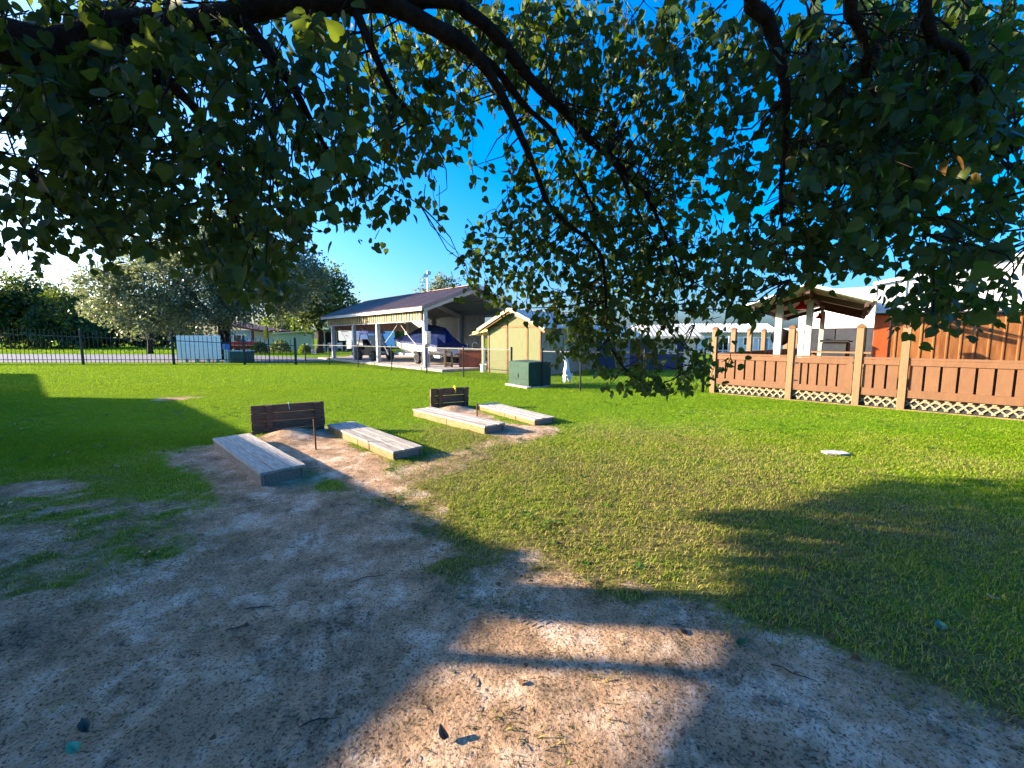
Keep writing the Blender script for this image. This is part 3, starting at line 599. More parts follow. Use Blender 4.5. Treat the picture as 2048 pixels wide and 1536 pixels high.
lap_wall(lh2, 0, 7, .3, 1.9, 0, .4)
for i in range(8):
    M = Matrix.Translation((i * .95 - .2, -.4, 2.0)) @ Matrix.Rotation(R(18), 4, 'X') @ Matrix.Rotation(R(-90), 4, 'X'); MB().corr(0, .945, 0, 3.2, .3, .035, .07, 0, M).build('roof_sheet', LROOF, lh2)
MB().box(2.2, 3.0, -.06, -.024, .8, 1.6).build('window', GLASS, lh2)
MB().box(0, 7, .05, 4, .02, 1.9).build('core', WHITE, lh2)

# ------------------------------------------------------------------ deck with brown fence
COMP = mat('brown_composite', (.128, .062, .03), .6, .1, 4, (3, 3, 1), bump=.05)
COMP2 = mat('tan_composite_post', (.16, .10, .05), .6, .1, 4, (3, 3, 1), bump=.05)
LATT = mat('tan_lattice', (.22, .185, .115), .7, .12, 5)
DO = Vector((*G(1425, 785), 0)); DR = G(2048, 840); DA = math.atan2(DR[1] - DO.y, DR[0] - DO.x)
deck = thing('deck_fence', 'brown composite deck fence with capped posts, gate and tan lattice skirt', 'fence', DO, DA)
TOP = 1.16
px_ = [0.0, 1.93, 3.32, 4.13, 6.1, 8.0]
def cap_post(x, y, h=1.84, parent=deck, m=COMP2):
    q = MB().bbox(x - .07, x + .07, y - .07, y + .07, -.05, h, .008).build('post', m, parent)
    MB().lathe([(.125, 0), (.125, .025), (.10, .035), (.104, .05), (.012, .10)], 4, T(x, y, h + .001, R(45))).build('cap', COMP, q)
for x in px_: cap_post(x, 0)
brd = {}
def board(parent, x0, x1, y, z0, z1):
    MB().bbox(x0, x1, y, y + .022, z0, z1, .004).build('board', COMP, parent)
def panel(x0, x1, y=0.0, name='fence_panel', n=None, M=None):
    g = bpy.data.objects.new(name, None); C.objects.link(g); g.parent = deck
    if M: g.matrix_local = M
    MB().bbox(x0, x1, y - .035, y + .035, TOP - .05, TOP, .008).build('top_rail', COMP, g)
    MB().bbox(x0 + .005, x1 - .005, y - .032, y - .005, TOP - .17, TOP - .055, .006).build('rail', COMP, g)
    MB().bbox(x0 + .005, x1 - .005, y - .034, y - .005, .27, .44, .006).build('rail', COMP, g)
    n = n or max(2, round((x1 - x0) / .245)); p = (x1 - x0 - .01) / n
    for i in range(n):
        board(g, x0 + .005 + i * p + .02, x0 + .005 + (i + 1) * p - .02, y, .30, TOP - .06)
        if i: board(g, x0 + .005 + i * p - .05, x0 + .005 + i * p + .05, y + .11, .30, TOP - .06)
    return g
def lattice(x0, x1, y=.02, z0=.03, z1=.255):
    g = MB().box(x0, x1, y - .006, y + .02, z1 + .001, z1 + .02).build('lattice_panel', LATT, deck)
    h = z1 - z0; s = .17
    for k_ in range(int((x1 - x0 + h) / s) + 1):
        for d in (1, -1):
            xa = x0 - h + k_ * s if d == 1 else x0 + k_ * s; xb = xa + h * d
            pa, pb = (xa, z0), (xb, z1)
            def clip(p, q, xl, right):
                if abs(q[0] - p[0]) < 1e-9: return p
                t_ = (xl - p[0]) / (q[0] - p[0]); return (xl, p[1] + t_ * (q[1] - p[1]))
            if max(xa, xb) <= x0 + .01 or min(xa, xb) >= x1 - .01: continue
            if pa[0] < x0: pa = clip(pa, pb, x0, 0)
            if pb[0] < x0: pb = clip(pa, pb, x0, 0)
            if pa[0] > x1: pa = clip(pa, pb, x1, 1)
            if pb[0] > x1: pb = clip(pa, pb, x1, 1)
            if math.hypot(pb[0] - pa[0], pb[1] - pa[1]) < .03: continue
            yy = y + (0.0 if d == 1 else .008); MB().bar((pa[0], yy, pa[1]), (pb[0], yy, pb[1]), .0075, .034, (0, 1, 0)).v and MB().bar((pa[0], yy, pa[1]), (pb[0], yy, pb[1]), .032, .0075, (0, 1, 0)).build('lattice_slat', LATT, g)
    return g
for i, (a_, b_) in enumerate(zip(px_[:-1], px_[1:])):
    lattice(a_ + .075, b_ - .075)
    if i == 1: continue
    panel(a_ + .072, b_ - .072)
# gate
g = bpy.data.objects.new('gate', None); C.objects.link(g); g.parent = deck
x0, x1 = px_[1] + .10, px_[2] - .09
MB().bbox(x0, x1, -.03, .03, TOP - .05, TOP, .006).build('top_rail', COMP, g)
MB().prism([(x0, TOP - .055), (x1, TOP - .055), (x1 - .13, TOP - .19), (x0 + .13, TOP - .19)], 'y', -.034, -.006).build('frame_board', COMP, g)
MB().prism([(x0, .27), (x1, .27), (x1 - .13, .42), (x0 + .13, .42)], 'y', -.034, -.006).build('frame_board', COMP, g)
for s, xx in ((1, x0), (-1, x1)): MB().prism([(xx, .274), (xx, TOP - .059), (xx + s * .128, TOP - .192), (xx + s * .128, .424)], 'y', -.034, -.006).build('frame_board', COMP, g)
n = 5; p = (x1 - x0 - .2) / n
for i in range(n):
    board(g, x0 + .1 + i * p + .018, x0 + .1 + (i + 1) * p - .018, .0, .3, TOP - .06)
    if i: board(g, x0 + .1 + i * p - .05, x0 + .1 + i * p + .05, .11, .3, TOP - .06)
MB().bbox(x1 - .02, x1 + .08, -.055, -.036, TOP - .17, TOP - .13, .004).build('latch', BLACK, g)
for z in (.5, .95): MB().bbox(x0 - .05, x0 + .08, -.05, -.036, z, z + .03, .003).build('hinge', BLACK, g)
# side run going away from the near left corner
sy = [1.5, 3.0, 4.5, 6.0, 7.5, 9.0]
for y in sy: cap_post(0, y)
for y0_, y1_ in zip([0] + sy[:-1], sy):
    panel(.072, y1_ - y0_ - .072, M=T(0, y1_, 0, rz=R(-90)))
MB().bbox(.1, 8.2, .12, 9.6, .16, .24, .01).build('deck_floor', mat('deck_floor', (.25, .15, .09), .7, .2, 3, (1, 8, 1)), deck)
MB().box(.06, 8.0, .05, .1, .0, .15).build('skirt_shade_sheet', DARK, deck)  # near-black sheet painting the shade under the deck behind the lattice
MB().box(-.05, 8.1, -.09, -.05, -.02, .012).build('kerb_strip', TIMBER, deck)

# ------------------------------------------------------------------ patio canopy with red lamps
PW = mat('canopy_post_white', (.32, .31, .27), .6, .1, 3)
CEIL = mat('canopy_ceiling', (.52, .50, .47), .7, .15, 3, (12, 1, 1), bump=.1)
BEAM = mat('brown_beam', (.06, .036, .028), .7, .2, 4)
cB = at(1622, 597, 11.6); ca = math.atan2(-.62, .785)
can = thing('patio_canopy', 'gabled patio canopy on tall posts standing over the deck', 'canopy', (cB.x, cB.y, 0), ca)
CT = 2.6
for (x, y, w2, h) in ((0, 0, .075, CT), (0, 6.1, .075, CT), (-.66, -.26, .085, 2.5)):
    MB().bbox(x - w2, x + w2, y - w2, y + w2, .24, h, .01).build('post', PW, can)
CR, CE, CWD, y0c, y1c = 2.86, 2.42, 1.25, -1.25, 6.7
for s in (-1, 1):
    nb = 24; 
    for i in range(10):
        f0, f1 = i / 10, (i + 1) / 10
        xa, za = s * CWD * f0, CR - (CR - CE) * f0; xb, zb = s * CWD * f1, CR - (CR - CE) * f1
        MB().add([(xa, y0c, za), (xb - s * .004, y0c, zb), (xb - s * .004, y1c, zb), (xa, y1c, za), (xa, y0c, za + .02), (xb - s * .004, y0c, zb + .02), (xb - s * .004, y1c, zb + .02), (xa, y1c, za + .02)], [(0, 1, 2, 3), (7, 6, 5, 4), (0, 4, 5, 1), (1, 5, 6, 2), (2, 6, 7, 3), (3, 7, 4, 0)]).build('ceiling_board', CEIL, can)
    MB().add([(0, y0c - .05, CR + .03), (s * (CWD + .08), y0c - .05, CE + .005), (s * (CWD + .08), y1c + .05, CE + .005), (0, y1c + .05, CR + .03), (0, y0c - .05, CR + .07), (s * (CWD + .08), y0c - .05, CE + .045), (s * (CWD + .08), y1c + .05, CE + .045), (0, y1c + .05, CR + .07)], [(0, 1, 2, 3), (7, 6, 5, 4), (0, 4, 5, 1), (1, 5, 6, 2), (2, 6, 7, 3), (3, 7, 4, 0)]).build('roof_sheet', LROOF, can)
    for y in (0, 3.05, 6.1): MB().bar((s * .05, y, CR - .16), (s * CWD, y, CE - .09), .09, .13).build('rafter', BEAM, can)
    MB().bar((s * (CWD - .1), y0c, CE - .06), (s * (CWD - .1), y1c, CE - .06), .07, .1).build('eave_beam', BEAM, can)
    for y in (0, 6.1): MB().bar((0, y, CT - .35), (s * .0, y + (.55 if y == 0 else -.55), CR - .2), .07, .09, (1, 0, 0)).build('brace', CEIL, can)
MB().bar((0, y0c + .1, CR - .11), (0, y1c, CR - .11), .09, .14).build('ridge_beam', BEAM, can)
REDL = mat('red_enamel', (.42, .012, .012), .3, .1, 3)
def lamp(label, px, py, Y, d):
    p = at(px, py, Y); t_ = thing('barn_lamp', label, 'lamp', p, 0, 'red barn lamps under the canopy')
    MB().lathe([(d * .5, 0), (d * .47, .04 * d / .36), (d * .3, .11 * d / .36), (d * .15, .15 * d / .36), (d * .13, .27 * d / .36), (d * .05, .30 * d / .36)], 24).build('shade', REDL, t_, smooth=True)
    MB().tube([(0, 0, .3 * d / .36), (0, 0, .3 * d / .36 + .3)], .012, 6).build('stem', BLACK, t_)
lamp('larger red barn lamp hanging under the front of the canopy', 1603, 619, 11.75, .36)
lamp('small far red barn lamp hanging deep under the canopy', 1638, 637, 16.2, .26)

# ------------------------------------------------------------------ white house with black screens behind the canopy
fw = DO + Vector((math.cos(DA), math.sin(DA), 0)) * 0 + Vector((-math.sin(DA), math.cos(DA), 0)) * 9.9
wh = thing('screened_house', 'white-sided house with black porch screens behind the canopy', 'house', fw, DA)
lap_wall(wh, -.1, 7, 2.02, 3.1, 0, .15)
lap_wall(wh, 4.3, 7, .2, 2.0, 0, .15)
SCRN = mat('black_screen', (.022, .024, .03), .45, .3, 2)
for i in range(4):
    x0_ = .16 + i * 1.03; fr = MB().box(x0_, x0_ + 1.0, .03, .05, .26, 2.0).build('screen_panel', SCRN, wh)
    MB().box(x0_ - .025, x0_ + .022, -.0, .028, .2, 2.01).build('frame', DARK, fr)
MB().bbox(-.14, .1, -.03, .07, 0, 2.95, .01).build('corner_board', WHITE, wh)
MB().box(-.1, 7, .08, 5, .02, 3.0).build('core', DARK, wh)
MB().prism([(-.35, 3.1), (5.2, 3.1), (2.4, 3.9)], 'x', -.2, 7.2).build('roof', LROOF, wh)
# deck furniture glimpsed over the gate
tb = thing('picnic_table', 'wooden picnic table on the deck behind the gate', 'table', (*at(1672, 705, 12.6).xy, .24), DA)
for i in range(4): MB().bbox(-.8, .8, i * .16, i * .16 + .15, .92, .96, .005).build('table_board', COMP2, tb)
for x in (-.6, .6): MB().bbox(x - .05, x + .05, .25, .35, 0, .92, .005).build('leg', COMP2, tb)
gr = thing('outdoor_grill', 'dark covered grill with glass front standing on the deck', 'grill', (*at(1668, 700, 14.0).xy, .24), DA)
MB().bbox(-.35, .35, 0, .5, .1, 1.22, .04).build('cabinet', BLACK, gr); MB().box(-.3, .3, -.012, -.002, .75, 1.15).build('glass_door', GLASS, gr); MB().bbox(-.4, .4, -.05, .55, 1.225, 1.3, .02).build('lid', BLACK, gr)
ds = at(1561, 674, 14.5); dsh = thing('round_dark_disc', 'large round dark disc on a stand behind the left canopy post', 'dish', (ds.x, ds.y, .24), R(-25))
MB().lathe([(.02, .09), (.14, .06), (.25, .02), (.29, -.02), (.27, -.03), (.1, .03), (.01, .04)], 28, T(0, 0, ds.z - .24, rx=R(90))).build('disc', BLACK, dsh, smooth=True)
MB().tube([(0, .05, 0), (0, .05, ds.z - .26)], .025, 8).build('stand', BLACK, dsh)

# ------------------------------------------------------------------ metal building on the right
RUSTW = mat('rusty_corrugated', (.19, .078, .024), .6, .3, 5, (2.2, 2.2, .35), bump=.1, col2=(.11, .03, .008), metal=.1, fac=(.42, .72))
RUSTE = mat('rust_red_trim', (.24, .05, .012), .6, .25, 3, (1, 1, .4))
WMET = mat('white_metal_wall', (.55, .56, .57), .45, .05, 3)
bx0 = at(1746, 676, 11).x
mb = thing('metal_building', 'white metal building with rusty corrugated lower wall, right of the deck', 'building', (bx0, 11, 0), R(-33))
BL = 9.0; zt = 2.19
n = 9
for i in range(n):
    MB().corr(.32 + i * .93, .32 + (i + 1) * .93 - .002, .05, zt, .31 * .8, .018, .05, 0).build('rusty_sheet', RUSTW, mb)
    x0_, x1_ = i * 1.0, (i + 1) * 1.0 - .002
    zf = lambda x: 2.92 + .19 * x
    m = MB(); xs_ = [x0_, x0_ + .46, x0_ + .49, x0_ + .51, x0_ + .54, x1_]
    vs_ = []
    for j, x in enumerate(xs_):
        y_ = -.17 - (.03 if j in (2, 3) else 0); vs_ += [(x, y_, zt + .03), (x, y_, zf(x))]
    m.add(vs_, [(2 * j, 2 * j + 2, 2 * j + 3, 2 * j + 1) for j in range(5)]); m.build('wall_sheet', WMET, mb)
MB().bbox(0, .3, -.035, .03, .05, zt, .006).build('corner_trim', RUSTE, mb)
MB().box(0, BL, -.2, .02, zt + .002, zt + .028).build('drip_edge', DARK, mb)
sx_, sy_ = 4.3 * math.cos(R(33)) - 4.2 * math.sin(R(33)), 4.3 * math.sin(R(33)) + 4.2 * math.cos(R(33))
MB().add([(-.02, -.09, zt + .03), (sx_, sy_, zt + .03), (sx_, sy_, 2.92), (-.02, -.09, 2.92)], [(3, 2, 1, 0)]).build('side_wall', WMET, mb)
MB().add([(0, .02, .05), (sx_, sy_, .05), (sx_, sy_, zt), (0, .02, zt)], [(3, 2, 1, 0)]).build('side_wall', RUSTE, mb)
rz_ = 2.92 + .19 * BL
MB().add([(-.12, -.25, 2.9), (BL, -.25, rz_ - .02), (BL + sx_, sy_, rz_ - .02), (sx_ - .1, sy_, 2.9), (-.12, -.25, 2.98), (BL, -.25, rz_ + .06), (BL + sx_, sy_, rz_ + .06), (sx_ - .1, sy_, 2.98)], [(3, 2, 1, 0), (4, 5, 6, 7), (0, 1, 5, 4), (1, 2, 6, 5), (2, 3, 7, 6), (3, 0, 4, 7)]).build('roof', LROOF, mb)

# ------------------------------------------------------------------ left background
def px_box(parent, name, px0, px1, py0, py1, Y, th, m, o):
    a_ = at(px0, py1, Y); b_ = at(px1, py0, Y)
    return MB().box(a_.x - o.x, b_.x - o.x, Y - o.y, Y - o.y + th, max(a_.z, .0) - o.z, b_.z - o.z).build(name, m, parent)
# white screens
for i, (p0, p1) in enumerate(((355, 396), (399, 438))):
    a_ = at(p0, 718, 28); b_ = at(p1, 671, 28)
    t = thing('privacy_screen', ['white slatted privacy screen on short legs, left of the pair behind the iron fence', 'white slatted privacy screen beside the oak trunk, right of the pair'][i], 'screen', (a_.x, 28, 0), R(4), 'white privacy screens')
    wd = b_.x - a_.x; n = 9
    for k_ in range(n): MB().bbox(k_ * wd / n + .003, (k_ + 1) * wd / n - .003, 0, .05, a_.z, b_.z, .004).build('slat', WHITE, t)
    for x in (.45, wd - .35): MB().bbox(x, x + .14, -.02, .16, 0, a_.z - .002, .01).build('leg', CON, t)
    MB().box(0, wd, .052, .1, a_.z + .2, a_.z + .3).build('rail', WHITE, t)
    MB().bbox(0, .06, .102, 1.0, a_.z, b_.z, .004).build('side_panel', WHITE, t)
p = at(462, 724, 27.6); t = thing('utility_box', 'dark green utility box behind the iron fence, beside the oak', 'electrical box', (p.x, 27.6, 0))
DG = mat('dark_green_box', (.012, .07, .055), .5)
MB().bbox(0, 1.06, 0, .8, 0, .74, .02).build('cabinet', DG, t); MB().bbox(-.03, 1.09, -.03, .83, .742, .80, .02).build('lid', mat('pale_green_lid', (.4, .46, .42), .5), t); MB().box(.05, 1.0, -.012, -.002, .05, .69).build('door', DG, t)
for i, (pxx, hh, lab) in enumerate(((455, 1.05, 'pale grey-green meter pedestal with a blue top beside the oak trunk'),)):
    p = at(pxx, 722, 28); t = thing('meter_pedestal', lab, 'electrical box', (p.x, 28, 0))
    MB().bbox(-.14, .14, -.1, .1, 0, .85, .02).build('column', mat('pale_green', (.35, .42, .38), .5), t); MB().bbox(-.2, .16, -.14, .14, .852, 1.22, .05).build('head', BLUE, t)
# red-roofed house
p = at(448, 700, 50); o = Vector((p.x, 50, 0)); t = thing('red_roofed_house', 'pale blue house with dark red roof behind the oak trunk', 'house', o)
W1 = at(509, 700, 50).x - p.x
lap_wall(t, 0, W1, 0.1, 2.5, 0, .3, mat('pale_blue_siding', (.22, .36, .5), .6, .06))
MB().prism([(-1.5, 3.4), (W1 + 1.3, 2.3), (W1 + 1.3, 2.52), (-1.5, 3.64)], 'y', -.8, 6).build('roof', mat('dark_red_roof', (.13, .03, .03), .6, .2), t)
MB().box(W1 + .1, W1 + .3, -.6, -.4, 0, 2.45).build('porch_post', mat('dark_red_roof', (.13, .03, .03)), t)
wn = MB().box(1.2, 2.2, -.06, -.024, 1.1, 2.0).build('window', WHITE, t); MB().box(1.28, 2.12, -.075, -.062, 1.18, 1.92).build('pane', GLASS, wn)
MB().box(0, W1, .05, 5, 0, 2.5).build('core', WHITE, t)
# red runabout on trailer
p = at(487, 703, 46); t = thing('red_boat', 'small red boat with white stripe on a trailer in front of the blue house', 'boat', (p.x, 46, 0))
RD = mat('red_gelcoat', (.42, .02, .045), .3, .1); 
def hull(z0, z1, k0, k1, nm, m_): MB().add([(-1.25 * k0, -.5 * k0, z0), (.9 * k0, -.5 * k0, z0), (1.4 * k0, 0, z0), (.9 * k0, .5 * k0, z0), (-1.25 * k0, .5 * k0, z0), (-1.25 * k1, -.6 * k1, z1), (.9 * k1, -.6 * k1, z1), (1.5 * k1, 0, z1), (.9 * k1, .6 * k1, z1), (-1.25 * k1, .6 * k1, z1)], [(4, 3, 2, 1, 0), (5, 6, 7, 8, 9)] + [(i, (i + 1) % 5, 5 + (i + 1) % 5, 5 + i) for i in range(5)]).build(nm, m_, t)
hull(.45, .78, .8, .98, 'lower_hull', mat('dark_red', (.16, .012, .02), .4)); hull(.785, .86, .99, 1.0, 'stripe', WHITE); hull(.865, 1.2, 1.0, .92, 'upper_hull', RD)
MB().prism([(-.4, 1.2), (-.2, 1.5), (-.1, 1.5), (.2, 1.2)], 'y', -.45, .45).build('windscreen', GLASS, t); MB().bbox(.5, 1.0, -.3, .3, 1.2, 1.36, .05).build('seat_cover', mat('grey_cover', (.3, .3, .34), .7), t)
for s in (-.5, .5): wheel(t, -.3, s, .28, .16, 0, False)
MB().bar((-1.3, 0, .36), (2.0, 0, .36), .1, .1).build('trailer_beam', GALV, t)
# ornament on pole
p = at(539, 722, 29.5); t = thing('garden_ornament', 'yellow hanging windsock ornament on a black pole behind the iron fence', 'ornament', (p.x, 29.5, 0))
MB().tube([(0, 0, 0), (0, 0, 2.3), (-.08, 0, 2.42), (-.14, 0, 2.32)], .03, 8).build('pole', BLACK, t)
MB().lathe([(.02, 2.28), (.12, 2.15), (.13, 1.98), (.07, 1.9), (.15, 1.75), (.06, 1.6), (.03, 1.4)], 12, T(-.14, 0, 0)).build('windsock', mat('yellow_fabric', (.75, .45, .01), .6), t)
# green metal barn with lean-to
p = at(556, 704, 50); o = Vector((p.x, 50, 0)); t = thing('green_barn', 'mint green metal barn with pale lean-to roof left of the shelter', 'barn', o)
MINT = mat('mint_metal', (.36, .5, .40), .5, .1); MPALE = mat('pale_mint_roof', (.6, .66, .6), .45, .08)
W2 = at(690, 704, 50).x - p.x
for i in range(4): MB().corr(i * 1.0, i * 1.0 + .997, .1, 2.05, .25, .03, .06, 0).build('wall_sheet', MINT, t)
for i in range(6): MB().corr(2.6 + i * 1.0, 2.6 + i + .997, 2.3, 3.25, .25, .03, .06, 3.0).build('wall_sheet', MINT, t)
MB().prism([(-.3, 2.06), (W2 + .5, 2.72), (W2 + .5, 2.8), (-.3, 2.14)], 'y', -.5, 3.0).build('lean_to_roof', MPALE, t)
MB().prism([(2.2, 3.3), (W2 + 1.2, 3.62), (W2 + 1.2, 3.72), (2.2, 3.4)], 'y', 2.5, 8).build('roof', MPALE, t)
for x in (4.1, 5.4, 6.8, 7.9): MB().bbox(x, x + .12, 0, .12, 0, 2.3 + .07 * x, .01).build('post', mat('post_grey', (.3, .29, .27), .7), t)
MB().box(4.0, W2 + 1, 2.9, 2.98, 0, 2.3).build('back_wall', DARK, t)  # near-black colour paints the shade inside the open lean-to
MB().box(.0, 4.0, .05, .1, 0, 2.0).build('inner_wall', MINT, t)
for i in range(3):
    c_ = thing('lawn_chair', ['white plastic chair under the barn lean-to, left', 'white plastic chair under the barn lean-to, middle', 'white plastic chair under the barn lean-to, nearest the shelter'][i], 'chair', (o.x + 4.5 + i * 1.15, 51, 0), R(8 * i), 'white chairs under the lean-to')
    MB().bbox(-.3, .3, -.25, .3, .42, .48, .01).build('seat', WHITE, c_); MB().bbox(-.3, .3, .3, .35, .48, 1.05, .01).build('backrest', WHITE, c_)
    for sx in (-.26, .26):
        for sy_ in (-.2, .26): MB().bar((sx, sy_, 0), (sx, sy_, .42), .05, .05).build('leg', WHITE, c_)
# fifth-wheel caravan nose behind the shelter
p = at(678, 700, 38); t = thing('travel_trailer', 'white travel trailer with rounded overhanging nose seen between shelter posts', 'trailer', (p.x, 38, 0), R(-10))
MB().prism([(0, 1.45), (.1, 1.35), (1.2, 1.42), (1.32, 1.55), (1.34, 2.3), (1.15, 2.62), (.8, 2.72), (0, 2.72)], 'y', 0, 2.4).build('nose', mat('rv_white', (.68, .72, .78), .3, .05), t)
MB().bbox(-.7, 1.3, 2.41, 8.5, .6, 2.75, .06).build('body', mat('rv_white', (.68, .72, .78)), t)
MB().prism([(.35, 2.2), (.9, 2.16), (.9, 2.12), (.3, 2.16)], 'y', -.012, -.002).build('graphic_stripe', DARK, t); MB().prism([(.7, 1.85), (.95, 1.78), (.9, 1.75), (.65, 1.82)], 'y', -.012, -.002).build('graphic_stripe', DARK, t)
MB().bar((.6, 1.2, .05), (.6, 1.2, 1.36), .1, .1).build('landing_leg', BLACK, t)
for y_ in (5.2, 6.1): wheel(t, 1.2, y_, .36, .2)
bs = tag(MB().lathe([(.2, 0), (.24, .35), (.2, .5), (.1, .52)], 14).build('stone_urn', CON, loc=(*at(628, 708, 43).xy, 0)), 'small stone urn on the far lawn near the green barn', 'urn')
# floodlight mast
p = at(858, 700, 70); t = thing('floodlight_mast', 'slender white mast with two round lamps rising behind the shelter roof', 'mast', (p.x, 70, 0))
MB().tube([(0, 0, 0), (0, 0, 12.3)], [.16, .1], 8).build('pole', WHITE, t)
for s in (-1, 1): MB().lathe([(.1, -.2), (.32, 0), (.3, .12)], 14, T(s * .3, -.1, 11.7 + s * .2, rx=R(90))).build('lamp_head', GALV, t)
MB().bar((-.4, 0, 11.6), (.4, 0, 11.9), .08, .08).build('cross_arm', GALV, t)

# ------------------------------------------------------------------ houses outside the frame to the left, whose shadows cross the lawn
def off(p, h): return Vector((p[0] - LX * KS * h, p[1] - LY * KS * h, 0))
HS = mat('beige_house_siding', (.5, .45, .38), .7, .1, 3)
h1 = 2.4
c1 = off(G(1080, 1130), h1); c2 = off(G(345, 797), h1); s1 = off(G(690, 1536), h1); s_ext = s1 + (s1 - c1) * 2.2
t = thing('neighbour_house', 'beige single-storey house just left of the lawn, casting the long shadow', 'house', (c1.x, c1.y, 0))
back = Vector((-6.5, -3.5, 0))
def prismw(poly, z0, z1, name, m, parent, o): MB().prism([(q.x - o.x, q.y - o.y) for q in poly], 'z', z0, z1).build(name, m, parent)
prismw([c1, c2, c2 + back, s_ext + back, s_ext], -.1, h1 - .08, 'wall', HS, t, c1)
prismw([c1, c2, c2 + back, s_ext + back, s_ext], h1 - .078, h1, 'roof', ROOFB, t, c1)
h2 = 2.74
r3 = off(G(1480, 1180), h2); r1 = off(G(1280, 1536), h2); r_ext = r1 + (r1 - r3) * 2.5; lb = Vector((-LX, -LY, 0)) * .1
prismw([r3, r3 + lb, r_ext + lb, r_ext], h2, h2 + 2.0, "porch_shade_board", ROOFB, t, c1)  # unseen tall board added above the porch, sized to shade the ground
def wpost(px0, py0, py1, wd):
    ya, yb = G(px0, py0)[1], G(px0, py1)[1]
    for f, nm in ((.5, 'porch_post'),):
        ysh = (ya + yb) / 2; hh = (h1 + h2) / 2
        # point on wall line s1..c1 whose shadow has that y
        tt_ = (ysh + LY * 0 - LY * KS * hh - s1.y) / (c1.y - s1.y); q = s1 + (c1 - s1) * tt_
        hw = abs(ya - yb) / 2
        MB().box(q.x - c1.x - .06, q.x - c1.x + .06, q.y - c1.y - hw, q.y - c1.y + hw, h1 + .001, h2 - .001).build(nm, WHITE, t)
wpost(1180, 1172, 1250, 1); wpost(1150, 1312, 1342, 1)
e1 = off(G(100, 800), h1); e2 = off(G(75, 748), h1); lb = Vector((-LX, -LY, 0)) * 8
t = thing('farther_house', 'second beige house beyond the first, its shadow at the far left of the lawn', 'house', (e1.x, e1.y, 0))
prismw([e1, e2, e2 + lb, e1 + lb], -.1, h1 - .08, 'wall', HS, t, e1); prismw([e1, e2, e2 + lb, e1 + lb], h1 - .078, h1, 'roof', ROOFB, t, e1)
# ------------------------------------------------------------------ leaf materials
def leaf_mat(name, dark, light, warm, trans=0.35, tcol=(.30, .42, .03), rough=.45):
    m = bpy.data.materials.new(name); m.use_nodes = True; n = m.node_tree.nodes; l = m.node_tree.links; b = n['Principled BSDF']
    a = n.new('ShaderNodeAttribute'); a.attribute_name = 'tint'
    c = n.new('ShaderNodeValToRGB'); e = c.color_ramp.elements; e[0].color = (*dark, 1); e[1].color = (*warm, 1); e[1].position = 1.0
    q = e.new(.8); q.color = (*light, 1)
    l.new(a.outputs['Fac'], c.inputs[0]); l.new(c.outputs[0], b.inputs['Base Color']); b.inputs['Roughness'].default_value = rough; b.inputs['Specular IOR Level'].default_value = .2
    t = n.new('ShaderNodeBsdfTranslucent'); mx = n.new('ShaderNodeMix'); mx.data_type = 'RGBA'; mx.inputs[0].default_value = .6; l.new(c.outputs[0], mx.inputs[6]); mx.inputs[7].default_value = (*tcol, 1); l.new(mx.outputs[2], t.inputs[0])
    s = n.new('ShaderNodeMixShader'); s.inputs[0].default_value = trans; l.new(b.outputs[0], s.inputs[1]); l.new(t.outputs[0], s.inputs[2]); l.new(s.outputs[0], n['Material Output'].inputs[0])
    return m
PEAR = leaf_mat('pear_leaf', (.012, .032, .010), (.036, .068, .014), (.12, .05, .012), .28, (.26, .36, .02), .5)
OAKL = leaf_mat('oak_leaf', (.05, .075, .04), (.20, .23, .13), (.28, .27, .08), .25, (.3, .34, .1), .4)
DKL = leaf_mat('dark_tree_leaf', (.018, .035, .014), (.05, .085, .022), (.12, .12, .02), .2)
BRL = leaf_mat('bright_tree_leaf', (.06, .10, .02), (.16, .22, .03), (.25, .26, .04), .35)

_o = [(0, .06, 0), (-.17, -.03, .03), (-.36, .03, .07), (-.48, .20, .10), (-.49, .40, .10), (-.39, .63, .07), (-.20, .83, 0), (0, 1.10, -.10), (.20, .83, 0), (.39, .63, .07), (.49, .40, .10), (.48, .20, .10), (.36, .03, .07), (.17, -.03, .03)]
LV = np.array(_o + [(0, .45, -.02)], float)
LF = np.array([(14, (i + 1) % 14, i) for i in range(14)])
def frames(D, N):
    D = D / np.linalg.norm(D, axis=1, keepdims=True); X = np.cross(D, N); X /= np.linalg.norm(X, axis=1, keepdims=True) + 1e-9; Z = np.cross(X, D)
    return X, D, Z
def leaves_mesh(name, P, D, N, S, tint, m):
    X, Dn, Z = frames(D, N); k = len(P)
    curl = rng.uniform(.3, 1.8, (k, 1, 1))
    V_ = P[:, None, :] + S[:, None, None] * (LV[None, :, 0:1] * .88 * X[:, None] + LV[None, :, 1:2] * Dn[:, None] + curl * LV[None, :, 2:3] * Z[:, None])
    F_ = (LF[None] + (np.arange(k) * 15)[:, None, None]).reshape(-1, 3)
    return npmesh(name, V_.reshape(-1, 3), F_, m, {'tint': np.repeat(tint, 15)}, True)

